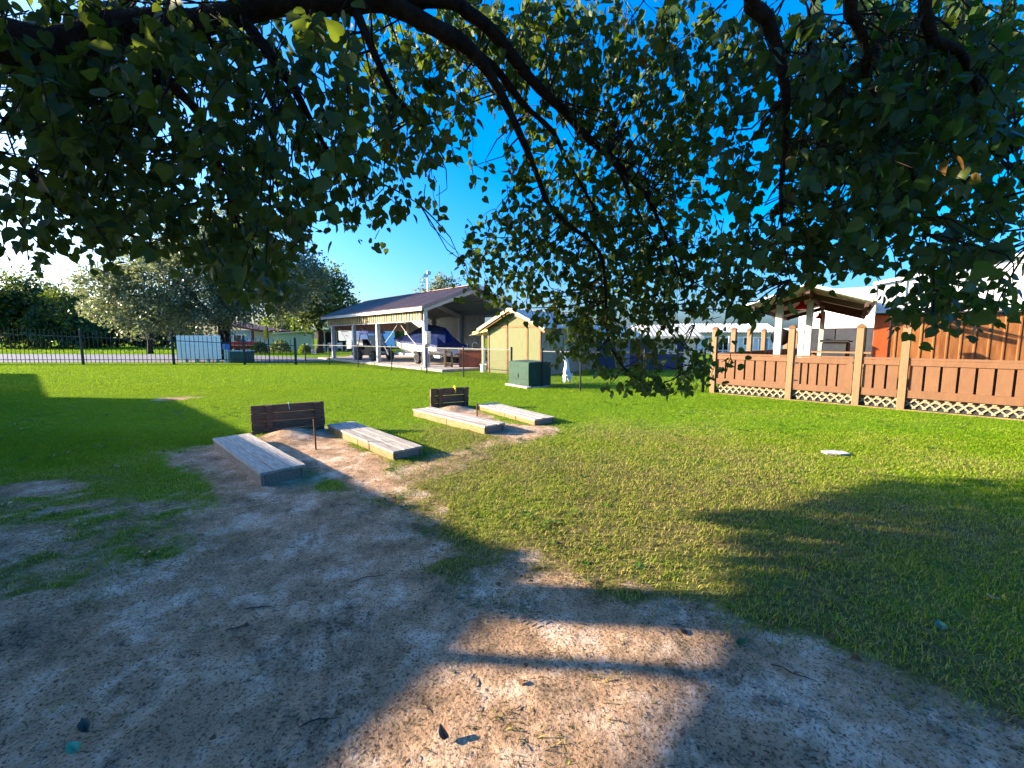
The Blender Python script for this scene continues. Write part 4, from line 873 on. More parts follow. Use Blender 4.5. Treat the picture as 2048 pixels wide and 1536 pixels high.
# ------------------------------------------------------------------ the pear tree overhead
RAWMAP = """
99999998776567889888777657899999
99999887666667888887777756799999
99998766567778776777766768999988
19888776778788754576877568999999
58998877888776425466886489999989
78998888888876314466776589999888
47899887878744243677887489999887
46888888886322025777874568999767
67888888983541056777774568987777
54454789840200467778886688888875
22120149800000467788888876657863
00000005600000264588887641014885
00000000000000022788752400005653
00000000000000000588421000001010
00000000000000000255564000000000
00000000000000000003541000000000
""".split()
DM = np.array([[int(c) for c in r] for r in RAWMAP], float) / 10
def dens(px, py):
    fx_ = px / 64 - .5; fy_ = py / 50 - .5
    x0_, y0_ = int(math.floor(fx_)), int(math.floor(fy_)); tx, ty = fx_ - x0_, fy_ - y0_
    def g_(i, j): return DM[max(0, min(15, j)), max(0, min(31, i))]
    if py > 800: return 0
    return (g_(x0_, y0_) * (1 - tx) + g_(x0_ + 1, y0_) * tx) * (1 - ty) + (g_(x0_, y0_ + 1) * (1 - tx) + g_(x0_ + 1, y0_ + 1) * tx) * ty
def depth_range(px, py):
    if px < 700 and py < 190: return (1.45, 3.0)
    if px < 640: return (1.65, 3.6)
    if px < 880: return (2.1, 3.8)
    if px < 1450: return (2.5 + .8 * min(1, py / 600), 3.6 + .7 * min(1, py / 600))
    return (1.8, 3.3)
LIT = [G(1050, 1165), G(1480, 1180), G(1530, 1095), G(1480, 1045), G(1390, 1040), G(1600, 1010), G(1740, 975), G(1850, 940), G(2048, 932), (9, 5.5), (20, 5.0), (60, 12), (60, 80), (-70, 80), (-60, 45), G(75, 748), G(100, 800), G(345, 797), G(1080, 1130)]
STRIP = [G(660, 1560), G(830, 1345), G(940, 1250), G(1050, 1165), G(1480, 1180), G(1410, 1280), G(1280, 1560)]
def sun_ok(p):
    gx_, gy_ = p[0] + LX * KS * p[2], p[1] + LY * KS * p[2]
    if inpoly(gx_, gy_, LIT) and pdist(gx_, gy_, LIT) > -0.02 + .22 * nz2(gx_, gy_, 2.5, 40): return False
    if abs(gx_) < 4 and gy_ < 4 and pdist(gx_, gy_, STRIP) > -.16: return False
    return True
pear = thing('pear_tree', 'large pear tree with drooping leafy limbs arching over the yard', 'tree', (-3.1, .35, 0))
po = Vector((-3.1, .35, 0))
def limb_pts(raw): return [(at(a_, b_, c_), r_) for a_, b_, c_, r_ in raw]
trunk_top = Vector((-2.85, .75, 2.15))
LIMBS = []
lA = [(trunk_top, .15), (Vector((-2.75, 1.5, 2.75)), .135)] + limb_pts([(40, 95, 1.95, .098), (250, 62, 2.1, .084), (480, 26, 2.2, .072), (680, 2, 2.25, .062), (768, 10, 2.28, .058), (854, 44, 2.3, .055), (905, 75, 2.4, .052), (956, 116, 2.5, .046), (990, 164, 2.6, .040), (1014, 212, 2.7, .034), (1042, 273, 2.8, .029), (1069, 342, 2.95, .025), (1096, 410, 3.1, .022), (1131, 444, 3.2, .021), (1178, 478, 3.3, .018), (1205, 523, 3.4, .016), (1212, 600, 3.5, .015), (1218, 680, 3.6, .013), (1248, 735, 3.65, .012), (1285, 765, 3.68, .011), (1320, 768, 3.7, .009), (1370, 745, 3.72, .006), (1400, 722, 3.72, .003)])
lB = [lA[5], lA[6]] + limb_pts([(891, 2, 2.35, .045), (939, 34, 2.45, .044), (990, 68, 2.55, .042), (1042, 137, 2.7, .04), (1076, 171, 2.8, .038), (1127, 222, 2.95, .035), (1178, 273, 3.1, .032), (1233, 328, 3.2, .028), (1281, 376, 3.3, .025), (1315, 437, 3.4, .020), (1350, 520, 3.5, .014), (1375, 600, 3.55, .009), (1390, 650, 3.6, .004)])
LIMBS += [lA, lB]
LIMBS.append([(at(905, 75, 2.4), .03)] + limb_pts([(985, 130, 2.65, .028), (1040, 200, 2.85, .024), (1105, 262, 3.0, .02), (1140, 330, 3.15, .016), (1190, 420, 3.3, .012), (1230, 500, 3.4, .008), (1260, 560, 3.5, .004)]))
LIMBS.append([(at(1178, 273, 3.1), .02)] + limb_pts([(1240, 345, 3.2, .018), (1262, 400, 3.3, .015), (1300, 470, 3.4, .011), (1330, 560, 3.5, .006), (1320, 640, 3.55, .003)]))
LIMBS.append([(trunk_top, .12), (Vector((-1.9, 1.0, 3.2)), .10), (Vector((-.6, 1.3, 3.9)), .085), (Vector((.8, 1.5, 4.1)), .07)] + limb_pts([(1500, -60, 1.9, .05), (1540, 40, 2.0, .042), (1565, 160, 2.1, .034), (1570, 280, 2.2, .027), (1562, 400, 2.3, .018), (1568, 480, 2.35, .01), (1580, 560, 2.4, .004)]))
LIMBS.append([(Vector((.8, 1.5, 4.1)), .06), (Vector((1.35, 1.6, 3.7)), .05)] + limb_pts([(1700, -30, 1.95, .045), (1725, 70, 2.05, .04), (1738, 150, 2.15, .034), (1755, 235, 2.25, .027), (1800, 290, 2.35, .02), (1830, 370, 2.4, .013), (1850, 470, 2.45, .007), (1870, 580, 2.5, .003)]))
LIMBS.append([(Vector((1.35, 1.6, 3.7)), .05)] + limb_pts([(1850, 20, 1.9, .045), (1914, 102, 2.0, .038), (1960, 180, 2.1, .03), (2016, 273, 2.2, .02), (2060, 380, 2.3, .01), (2070, 480, 2.35, .004)]))
LIMBS.append([(Vector((1.35, 1.6, 3.7)), .03)] + limb_pts([(1620, 30, 2.3, .025), (1650, 200, 2.5, .018), (1700, 350, 2.6, .012), (1720, 480, 2.7, .006), (1740, 560, 2.7, .003)]))
LIMBS.append([(Vector((-2.35, 1.15, 2.5)), .06), (Vector((-2.9, 1.8, 2.6)), .05)] + limb_pts([(-60, 270, 2.2, .035), (0, 307, 2.3, .028), (60, 345, 2.4, .022), (100, 395, 2.5, .018), (145, 430, 2.6, .014), (260, 470, 2.8, .008), (330, 480, 2.9, .004)]))
LIMBS.append([(at(250, 62, 2.1), .05)] + limb_pts([(330, 150, 2.1, .035), (400, 230, 2.4, .026), (440, 330, 2.6, .018), (470, 430, 2.8, .011), (510, 530, 2.9, .005)]))
LIMBS.append([(at(480, 26, 2.2), .04)] + limb_pts([(560, 130, 2.2, .03), (620, 230, 2.5, .02), (670, 320, 2.7, .013), (720, 350, 2.8, .009), (790, 380, 2.9, .006), (840, 410, 2.95, .003)]))
LIMBS.append([(at(700, 4, 2.26), .035)] + limb_pts([(745, 100, 2.3, .024), (790, 190, 2.5, .016), (850, 260, 2.7, .01), (890, 320, 2.8, .004)]))
LIMBS.append([(Vector((-2.35, 1.15, 2.5)), .06), (Vector((-3.6, 2.6, 3.0)), .05), (Vector((-5.2, 4.2, 3.1)), .04), (Vector((-7, 5, 3.0)), .02)])
LIMBS.append([(trunk_top, .12), (Vector((-4.2, .6, 3.0)), .09), (Vector((-6, 1.8, 3.6)), .06), (Vector((-7.5, 3, 4)), .02)])
LIMBS.append([(trunk_top, .14), (Vector((-2.6, .2, 3.6)), .1), (Vector((-1.8, -.8, 5)), .06), (Vector((-1, -2, 5.6)), .02)])
def smooth_path(L, sub=3):
    out = []
    for i in range(len(L) - 1):
        p0, p1, p2, p3 = L[max(i - 1, 0)][0], L[i][0], L[i + 1][0], L[min(i + 2, len(L) - 1)][0]
        for s in range(sub):
            t_ = s / sub; q = .5 * ((2 * p1) + (-p0 + p2) * t_ + (2 * p0 - 5 * p1 + 4 * p2 - p3) * t_ * t_ + (-p0 + 3 * p1 - 3 * p2 + p3) * t_ ** 3)
            out.append((q, L[i][1] * (1 - t_) + L[i + 1][1] * t_))
    return out + [L[-1]]
MB().tube([Vector((0, 0, -.2)), Vector((0, .02, .1)), Vector((.03, .1, .8)), Vector((.1, .25, 1.5)), trunk_top - po + Vector((0, 0, .05))], [.34, .26, .21, .19, .17], 14).build('trunk', BARK, pear, smooth=True)
NODES = []
for L in LIMBS:
    sp = [(p, r * (.8 if p.x < .9 else .5 + .3 * max(0, min(1, (1.5 - p.x) / .6)))) for p, r in smooth_path(L)]
    wig = [(p + Vector((mnoise.noise(p * 3) * r * .8, mnoise.noise(p * 3 + Vector((9, 0, 0))) * r * .8, mnoise.noise(p * 3 + Vector((0, 9, 0))) * r * 1.0)), r * (1 + .28 * mnoise.noise(p * 8))) for p, r in sp]
    MB().tube([p - po for p, r in wig], [r for p, r in wig], 9).build('limb', BARK, pear, smooth=True)
    NODES += [p for p, r in wig if r < .06]
NN = np.array([tuple(p) for p in NODES])
twigs = MB(); LP, LD, LN, LS, LT = [], [], [], [], []
def add_leaf(p, d, tint, s):
    LP.append(tuple(p)); LD.append(tuple(d)); nr = Vector((random.gauss(0, 1), random.gauss(-.6, .8), random.gauss(0, .5))); LN.append(tuple(nr)); LS.append(s); LT.append(tint)
def spray(p0, inframe):
    L = random.uniform(.16, .38); dr_ = Vector((random.gauss(0, .35), random.gauss(0, .35), -1 + random.uniform(0, .7))).normalized()
    pts_ = [p0]; p = p0.copy(); ns = 5
    for i in range(ns):
        dr_ = (dr_ + Vector((random.gauss(0, .18), random.gauss(0, .18), random.gauss(-.08, .12)))).normalized(); p = p + dr_ * L / ns; pts_.append(p.copy())
    nleaf = random.randint(7, 13); made = 0
    warm = random.random() < .04
    for i in range(nleaf):
        f = random.uniform(.05, 1) * (ns - .001); b_ = pts_[int(f)].lerp(pts_[int(f) + 1], f - int(f))
        d = Vector((random.gauss(0, .55), random.gauss(0, .55), -.75 + random.gauss(0, .35))).normalized()
        q = b_ + d * random.uniform(.015, .045)
        if not sun_ok(q): continue
        a_, c_ = proj(q)
        vis = -20 < a_ < 2068 and -20 < c_ < 1536
        if vis:
            if not inframe: continue
            dd = dens(a_, c_ + 12)
            if dd < .22 and random.random() > dd * 2.0: continue
        s = max(.028, random.gauss(.053, .011)) if inframe else random.uniform(.08, .11)
        add_leaf(q, d, .82 + .18 * random.random() if (warm and random.random() < .6) else min(.8, abs(random.gauss(.3, .25))), s); made += 1
    if made > 2 and inframe: 
        twigs.tube([q - po for q in pts_[:int(3 + made / 5)]], [.0028, .0026, .0023, .002, .0017, .0014][:int(3 + made / 5)], 4, False)
    return made
# sprays seen from the yard
for j in range(16):
    for i in range(32):
        d = DM[j, i]
        if d <= 0: continue
        lay = -math.log(max(.03, 1 - d * 1.02)); target = lay * 3200 / 98.0 * (1.35 if d > .85 else 1); got = 0; tries = 0
        while got < target and tries < 60:
            tries += 1
            px, py = random.uniform(i * 64, i * 64 + 64), random.uniform(j * 50 - 30, j * 50 + 34)
            y0_, y1_ = depth_range(px, max(py, 0)); Y = y0_ + (y1_ - y0_) * random.random() ** .8
            if random.random() < .25 and d > .6: Y += random.uniform(.3, 1.3)
            p = at(px, py, Y)
            if p.length < 1.0: continue
            made = spray(p, True); got += made * (2.7 / Y) ** 2
            if made and random.random() < .30:
                dn = NN - np.array(tuple(p)); k_ = int(np.argmin((dn ** 2).sum(1) + np.where(dn[:, 2] < 0, 1.0, 0))); tgt = Vector(NN[k_])
                if (tgt - p).length < 1.1:
                    mid = p.lerp(tgt, .5) + Vector((random.gauss(0, .05), random.gauss(0, .05), -.02 + random.gauss(0, .05)))
                    twigs.tube([tgt - po, tgt.lerp(mid, .5) - po + Vector((0, 0, .01)), mid - po, p - po], [.0065, .0055, .0045, .003], 4, False)
# the rest of the crown, out of view above, behind and to the left
c_ = 0
while c_ < 1250:
    p = Vector((random.gauss(-3.0, 2.6), random.gauss(1.2, 2.2), random.gauss(4.0, 1.0)))
    if p.z < 2.1 or (p - Vector((0, 0, 1.6))).length < 1.4 or p.x < -9: continue
    a_, b_ = proj(p)
    if -60 < a_ < 2100 and -60 < b_ < 1500: continue
    spray(p, False); c_ += 1
for _ in range(760):  # unseen sprays added where their shade dapples the lawn on the right
    p = Vector((random.uniform(-8.6, -5.6), random.uniform(2.6, 5.5), random.uniform(1.9, 3.7)))
    spray(p, False)
for _ in range(500):  # denser unseen sprays added to keep the sun off the visible crown
    p = Vector((random.uniform(-8.6, -5.4), random.uniform(.5, 6.2), random.uniform(3.2, 5.2)))
    spray(p, False)
P, D, N, S, TT = map(np.array, (LP, LD, LN, LS, LT))
pr = np.array([proj(p) for p in P]); dist = np.linalg.norm(P - np.array((0, 0, HCAM)), axis=1)
vis = (pr[:, 0] > 0) & (pr[:, 0] < 2048) & (pr[:, 1] > 0) & (pr[:, 1] < 1536)
size = np.where(vis, S / dist, 0); big = np.zeros(len(P), bool); big[np.argsort(-size)[:300]] = True
stuff(put('foliage', leaves_mesh('foliage', P[~big] - np.array(po), D[~big], N[~big], S[~big], TT[~big], PEAR), pear))
stuff(twigs.build('twigs', BARK, pear))
protos = []
for k_ in range(6):
    protos.append(leaves_mesh('leaf', np.zeros((1, 3)), np.array([(0, 1., 0)]), np.array([(0, 0, 1.)]), np.ones(1), np.array([.1 + .13 * k_]), PEAR))
Xb, Db, Zb = frames(D[big], N[big])
for k_, (p, s, x_, d_, z_) in enumerate(zip(P[big], S[big], Xb, Db, Zb)):
    o = put('leaf', protos[k_ % 6], pear)
    o.matrix_local = Matrix(((x_[0] * s, d_[0] * s, z_[0] * s, p[0] - po.x), (x_[1] * s, d_[1] * s, z_[1] * s, p[1] - po.y), (x_[2] * s, d_[2] * s, z_[2] * s, p[2] - po.z), (0, 0, 0, 1)))
print('LEAVES', len(P))

# ------------------------------------------------------------------ trees in the background
def tree(name, label, base, th, tr_, lumps, nleaf, ls, m, group=None, limbs=6, droop=0.0, bark=BARK):
    t_ = thing(name, label, 'tree', (*base, 0), 0, group); o = Vector((*base, 0))
    MB().tube([(0, 0, -.2), (0, 0, .3), (.05, 0, th * .5), (.1, 0, th)], [tr_ * 1.4, tr_, tr_ * .85, tr_ * .7], 10).build('trunk', bark, t_, smooth=True)
    lb_ = MB()
    order = sorted(lumps, key=lambda q: -q[3])[:limbs]
    for (x, y, z, r, *_) in order:
        e = Vector((x, y, z)); s0 = Vector((.1, 0, th * random.uniform(.75, .98))); mid = s0.lerp(e, .5) + Vector((0, 0, .12 * (e - s0).length)); lb_.tube([s0, s0.lerp(mid, .5) + Vector((random.gauss(0, .1), 0, .05)), mid, e], [tr_ * .5, tr_ * .38, tr_ * .26, tr_ * .08], 7)
    lb_.build('limbs', bark, t_, smooth=True)
    wts = np.array([q[3] ** 2 for q in lumps]); wts = wts / wts.sum(); Ps = []; Ds = []
    for (q, wt) in zip(lumps, wts):
        k_ = int(nleaf * wt); ncl = max(12, k_ // 22); sq = q[4] if len(q) > 4 else .75
        u = rng.normal(size=(ncl, 3)); u /= np.linalg.norm(u, axis=1, keepdims=True); rr = q[3] * rng.uniform(.25, 1.05, (ncl, 1)) ** .6
        cc = np.array(q[:3]) + u * rr * np.array([1, 1, sq]); cc[:, 2] -= droop * rr[:, 0] * rng.uniform(0, 1, ncl)
        cl = rng.integers(0, ncl, k_); dirs = u + rng.normal(scale=.5, size=(ncl, 3)); dirs[:, 2] -= .25
        dirs /= np.linalg.norm(dirs, axis=1, keepdims=True); tt_ = rng.uniform(-.5, 1, (k_, 1)) * q[3] * .28
        pp = cc[cl] + dirs[cl] * tt_ + rng.normal(scale=ls * .9, size=(k_, 3)); Ps.append(pp); Ds.append(dirs[cl] + rng.normal(scale=.6, size=(k_, 3)))
    Pq = np.concatenate(Ps); Dq = np.concatenate(Ds); Pq[:, 2] = np.maximum(Pq[:, 2], .35)
    k_ = len(Pq); X, Dn, Z = frames(Dq, rng.normal(size=(k_, 3))); Sz = ls * rng.uniform(.6, 1.3, (k_, 1))
    V_ = np.stack([Pq, Pq + Sz * (.5 * Dn - .32 * X), Pq + Sz * Dn, Pq + Sz * (.5 * Dn + .32 * X)], 1).reshape(-1, 3)
    F_ = np.arange(k_ * 4).reshape(-1, 4)
    stuff(put('crown', npmesh('crown', V_, F_, m, {'tint': np.repeat(np.clip(rng.normal(.45, .25, k_), 0, 1), 4)}), t_))
    return t_
ob = (-21.25, 31.8)
def lump(px, py, Y, rpx, sq=.75, o=ob): q = at(px, py, Y); return (q.x - o[0], q.y - o[1], q.z, rpx * Y / FPX, sq)
tree('oak_tree', 'broad live oak with silvery foliage behind the white screens', ob, 3.0, .5,
     [lump(470, 505, 31.8, 75), lump(560, 520, 32, 70), lump(400, 530, 31, 80), lump(320, 560, 30.5, 75), lump(255, 590, 30, 62, .6), lump(210, 560, 30, 50, .6), lump(340, 620, 30, 60, .55), lump(270, 635, 29.5, 45, .5), lump(420, 600, 31, 70, .6), lump(520, 580, 32.5, 70, .7), lump(595, 545, 33, 55), lump(480, 455, 32, 60), lump(390, 470, 32, 60), lump(300, 505, 31, 55), lump(195, 615, 30, 30, .5), lump(450, 620, 30.5, 40, .5), lump(560, 590, 33, 50, .6), lump(240, 545, 30, 35, .4)], 52000, .21, OAKL, droop=.35, limbs=9)
ob2 = (at(640, 700, 46).x, 46)
tree('dark_oak_tree', 'dark green tree between the oak and the shelter roof', ob2, 2.6, .35, [lump(640, 590, 46, 55, .8, ob2), lump(600, 600, 46, 45, .7, ob2), lump(670, 605, 46, 42, .7, ob2), lump(655, 560, 47, 35, .8, ob2), lump(590, 560, 46, 45, .8, ob2), lump(700, 625, 48, 28, .7, ob2), lump(625, 630, 45, 35, .6, ob2)], 14000, .3, DKL, 'background trees', droop=.2)
ob3 = (at(588, 700, 62).x, 62)
tree('bright_tree', 'small sunlit yellow-green tree between the red roof and the barn', ob3, 1.8, .2, [lump(560, 645, 62, 26, .8, ob3), lump(590, 638, 62, 26, .8, ob3), lump(540, 655, 62, 20, .7, ob3), lump(612, 655, 62, 22, .7, ob3)], 5000, .34, BRL, 'background trees')
for i, (cx, Y, hp_, lab, mm_) in enumerate(((20, 66, 548, 'tallest dark tree in the far tree line, at the left edge', DKL), (75, 70, 580, 'dark rounded tree in the far tree line, second from the left edge', DKL), (125, 64, 588, 'yellow-green sunlit tree in the far tree line, left of the oak', DKL), (-60, 62, 560, 'dark tree standing just left of the far tree line', DKL), (180, 72, 610, 'low dark tree in the far tree line, behind the iron fence posts', DKL), (235, 75, 620, 'low dark tree in the far tree line, behind the slim trunk', DKL), (330, 78, 625, 'dark far tree showing under the oak crown', DKL))):
    b_ = (at(cx, 700, Y).x, Y)
    ls_ = []
    for k_ in range(9):
        py = hp_ + 25 + (k_ % 5) * (690 - hp_ - 35) / 4.6; ls_.append(lump(cx + random.uniform(-48, 48), py, Y + random.uniform(-2, 2), random.uniform(26, 40), .85, b_))
    if i == 2: ls_.append(lump(cx + 5, 592, Y - 3, 24, .7, b_))
    tree('tree_line_tree', lab, b_, 2.0, .25, ls_, 6500, .5, mm_, 'far tree line')
slim = (at(301, 707, 44).x, 44)
tree('slim_tree', 'slim pale trunk standing on the far lawn under the oak foliage', slim, 3.2, .24, [lump(300, 630, 44, 40, .6, slim), lump(270, 620, 44, 30, .6, slim), lump(340, 625, 44, 30, .6, slim)], 4000, .25, OAKL, 'background trees')
for (cx, cy, Y, lab) in ((760, 660, 62, 'leafy tree seen through the shelter between its middle posts'), (880, 590, 75, 'tree top showing just above the shelter roof ridge'), (820, 655, 66, 'leafy tree seen through the shelter beside the boat tarpaulin')):
    b_ = (at(cx, 700, Y).x, Y); tree('distant_tree', lab, b_, 2.0, .22, [lump(cx + random.uniform(-25, 25), cy + random.uniform(-12, 22), Y, random.uniform(18, 28), .9, b_) for _ in range(7)], 5000, .42, BRL if cy > 600 else OAKL, 'background trees')
for (cx, Y, r_, lab) in ((610, 46, 11, 'low rounded bright green shrub near the barn'), (520, 44, 16, 'dark shrub behind the red boat'), (560, 47, 18, 'dark leafy shrub left of the barn wall'), (1437, 24.6, 20, 'leafy shrub growing behind the white porch railing')):
    b_ = (at(cx, 700, Y).x, Y); sh_ = thing('shrub', lab, 'shrub', (*b_, 0), 0, 'shrubs')
    k_ = 1500; rr = r_ * Y / FPX; u = rng.normal(size=(k_, 3)); u /= np.linalg.norm(u, axis=1, keepdims=True); u[:, 2] = np.abs(u[:, 2])
    zc = .9 if cx > 1000 else .1
    Pq = u * rr * rng.uniform(.6, 1.1, (k_, 1)) * np.array([1, .8, 1.2]) + np.array([0, 0, zc]); X, Dn, Z = frames(u + rng.normal(scale=.6, size=(k_, 3)), rng.normal(size=(k_, 3))); Sz = .16 * rng.uniform(.6, 1.3, (k_, 1))
    V_ = np.stack([Pq, Pq + Sz * (.5 * Dn - .35 * X), Pq + Sz * Dn, Pq + Sz * (.5 * Dn + .35 * X)], 1).reshape(-1, 3)
    stuff(put('foliage', npmesh('foliage', V_, np.arange(k_ * 4).reshape(-1, 4), BRL if cx in (610,) else DKL, {'tint': np.repeat(np.clip(rng.normal(.5, .25, k_), 0, 1), 4)}), sh_))
    MB().tube([(0, 0, 0), (0, 0, zc + .3)], [.06, .03], 6).build('stem', BARK, sh_)

# ------------------------------------------------------------------ grass
def grass_mat():
    m = leaf_mat('grass_blade', (.045, .15, .002), (.30, .27, .06), (.13, .09, .045), .35, (.30, .42, .02), .6)
    for n in m.node_tree.nodes:
        if n.type == 'VALTORGB':
            e = n.color_ramp.elements; e[1].position = .45; e[1].color = (.19, .265, .01, 1)
            q = e.new(.75); q.color = (.37, .31, .10, 1)
    return m
GM = grass_mat(); GM.node_tree.nodes['Principled BSDF'].inputs['Specular IOR Level'].default_value = .03
def blades(n, ymin, ymax, hgt, wd, seg, power):
    # uniform in the strip's ground area seen from the yard, thinned by bare earth
    u = rng.random(n); y = np.sqrt(ymin ** 2 + u * (ymax ** 2 - ymin ** 2)); x = rng.uniform(-1.55, 1.55, n) * y
    gxa, gya = np.array(gx), np.array(gy)
    ix = np.clip(np.searchsorted(gxa, x), 1, nx_ - 1); iy = np.clip(np.searchsorted(gya, y), 1, ny_ - 1)
    dv = da.reshape(ny_, nx_)[iy, ix]; rv = dr.reshape(ny_, nx_)[iy, ix]; hz = V[:, 2].reshape(ny_, nx_)[iy, ix]
    cl = np.sin(x * 5.1 + 2 * np.sin(y * 3.3)) * np.sin(y * 6.3 + 2 * np.sin(x * 2.7)) + .6 * np.sin(x * 13.7 + y * 9.1) * np.sin(y * 15.3 - x * 7.7)
    keep = rng.random(n) < np.clip(1.05 - dv, 0.085, 1) ** power * np.clip(.78 + .35 * cl * np.clip(rv * 1.6, .15, 1), .12, 1)
    keep &= rng.random(n) < np.clip((y - ymin) / (.16 * ymin + .01) if ymin > 2 else np.ones(n), 0, 1) * np.clip((ymax - y) / (.16 * ymax), 0, 1)
    # leave the platforms, pits and the road free
    for q in plat_boxes:
        c_, s_ = math.cos(q[2]), math.sin(q[2]); lx = (x - q[0]) * c_ + (y - q[1]) * s_; ly = -(x - q[0]) * s_ + (y - q[1]) * c_
        keep &= ~((lx > -.02) & (lx < q[3] + .01) & (ly > 0) & (ly < .5))
    x, y, rv, hz, dv, cl = x[keep], y[keep], rv[keep], hz[keep], dv[keep], cl[keep]; k_ = len(x)
    h = hgt * rng.uniform(.45, 1.25, k_) * (1 - .8 * np.clip(dv * 1.2 - .2, 0, 1)); az = rng.uniform(0, 2 * math.pi, k_); ln_ = rng.uniform(.25, 1.9, k_) * h * (1 + 2.6 * np.clip(dv * 1.5 - .5, 0, 1)); wz = wd * rng.uniform(.7, 1.3, k_)
    dx, dy = np.cos(az), np.sin(az); bx, by = -dy * wz, dx * wz
    p0 = np.stack([x - bx, y - by, hz - .004], 1); p1 = np.stack([x + bx, y + by, hz - .004], 1)
    tint = np.clip(.20 + .56 * rv + rng.normal(0, .12 + .16 * rv, k_) + .25 * dv - .07 * cl, 0, 1)
    dead = rng.random(k_) < np.clip(dv * 1.5 - .45, 0, .93); tint = np.where(dead, rng.uniform(.86, 1.0, k_), tint)
    if seg == 1:
        tip = np.stack([x + dx * ln_, y + dy * ln_, hz + h], 1); Vv = np.stack([p0, p1, tip], 1).reshape(-1, 3); Ff = np.arange(k_ * 3).reshape(-1, 3); return Vv, Ff, np.repeat(tint, 3)
    mid0 = np.stack([x + dx * ln_ * .35 - bx * .8, y + dy * ln_ * .35 - by * .8, hz + h * .62], 1); mid1 = np.stack([x + dx * ln_ * .35 + bx * .8, y + dy * ln_ * .35 + by * .8, hz + h * .62], 1)
    tip = np.stack([x + dx * ln_ * 1.1, y + dy * ln_ * 1.1, hz + h * .92], 1)
    Vv = np.stack([p0, p1, mid0, mid1, tip], 1).reshape(-1, 3); b_ = (np.arange(k_) * 5)[:, None, None]
    return Vv, (np.array([(0, 1, 3), (0, 3, 2), (2, 3, 4)])[None] + b_).reshape(-1, 3), np.repeat(tint, 5)
plat_boxes = [(o.location.x, o.location.y, o.rotation_euler.z, 2.3) for o in C.objects if o.name.startswith('pitching_platform')]
gv, gf, gt = [], [], []; off_ = 0
for args in ((440000, 1.3, 7.6, .030, .0027, 2, 1.15), (500000, 5.6, 15.5, .034, .0042, 1, 1.3), (245000, 12, 29, .05, .010, 1, 1.0), (90000, 43.5, 75, .16, .035, 1, 1.0)):
    a_, b_, c_ = blades(*args); gv.append(a_); gf.append(b_ + off_); gt.append(c_); off_ += len(a_)
go = stuff(put('grass', npmesh('grass', np.concatenate(gv), np.concatenate(gf), GM, {'tint': np.concatenate(gt)})))
tag(go, 'short green and dry yellow lawn grass covering the yard', 'grass')

# ------------------------------------------------------------------ litter on the bare earth
tw = MB()
for _ in range(1500):
    y = random.uniform(1.4, 4.6); x = random.uniform(-1.25, 1.25) * y
    if dirt_at(x, y) < .45: continue
    L = random.choice([.012, .016, .02, .03, .045]) * random.uniform(.6, 1.4); a_ = random.uniform(0, 6.28); z = height_at(x, y) + .004; r_ = L * .025 + .0006
    d = Vector((math.cos(a_), math.sin(a_), random.uniform(-.05, .12))); p = Vector((x, y, z)); tw.tube([p, p + d * L * .5 + Vector((random.gauss(0, .1) * L, random.gauss(0, .1) * L, .002)), p + d * L], [r_, r_ * .9, r_ * .4], 5)
tag(stuff(tw.build('twig_litter', mat('dry_twig', (.07, .05, .035), .9, .5, 20))), 'small dry twigs scattered over the bare earth', 'twigs')
pb = MB()
for _ in range(2600):
    y = random.uniform(1.4, 4.8); x = random.uniform(-1.25, 1.25) * y
    if dirt_at(x, y) < .4: continue
    r_ = random.uniform(.002, .0055) * (2.2 if random.random() < .03 else 1); z = height_at(x, y)
    pb.add([(x + r_ * random.uniform(.7, 1.3) * math.cos(k_ * 1.257), y + r_ * random.uniform(.7, 1.3) * math.sin(k_ * 1.257), z - .001) for k_ in range(5)] + [(x + r_ * .3, y, z + r_ * random.uniform(.5, 1.0))], [(k_, (k_ + 1) % 5, 5) for k_ in range(5)])
tag(stuff(pb.build('pebbles', mat('pebble', (.24, .175, .125), .9, .5, 30))), 'small clods and pebbles scattered over the bare earth', 'pebbles')
# weeds in the turf and dry leaves blown about
def flat_leaves(n, ymin, ymax, smin, smax, up, m, per=1, rr=0.0, gate=None):
    P_, D_, N_, S_, T_ = [], [], [], [], []
    while len(P_) < n * per:
        y = math.sqrt(random.uniform(ymin ** 2, ymax ** 2)); x = random.uniform(-1.25, 1.25) * y
        if gate and not gate(x, y): continue
        z = height_at(x, y) + .004; a0 = random.uniform(0, 6.28); s0 = random.uniform(smin, smax)
        for k_ in range(per):
            a_ = a0 + 6.283 * k_ / per + random.gauss(0, .2); r_ = rr * random.uniform(.2, 1)
            P_.append((x + math.cos(a_) * r_, y + math.sin(a_) * r_, z + random.uniform(0, .006))); D_.append((math.cos(a_), math.sin(a_), random.uniform(.0, up))); N_.append((random.gauss(0, .25), random.gauss(0, .25), 1)); S_.append(s0 * random.uniform(.7, 1.2)); T_.append(random.random())
    P_, D_, N_, S_, T_ = map(np.array, (P_, D_, N_, S_, T_)); return leaves_mesh('leaves', P_, D_, N_, S_, T_, m)
WEED = leaf_mat('weed_leaf', (.02, .07, .006), (.05, .13, .01), (.09, .15, .012), .2)
DRYL = leaf_mat('dry_leaf', (.07, .035, .018), (.20, .11, .045), (.30, .22, .06), .1, (.3, .2, .05), .7)
tag(stuff(put('weeds', flat_leaves(420, 2.6, 11, .022, .042, .7, WEED, 7, .035, lambda x, y: dirt_at(x, y) < .55 and fb(x, y, .9, 77) > .05))), 'low broad-leaved weeds dotted through the lawn', 'weeds')
tag(stuff(put('leaf_litter', flat_leaves(190, 1.4, 8, .02, .05, .25, DRYL, 1, 0, lambda x, y: fb(x, y, .7, 55) > -.25))), 'small dry brown leaves scattered over earth and grass', 'leaves')
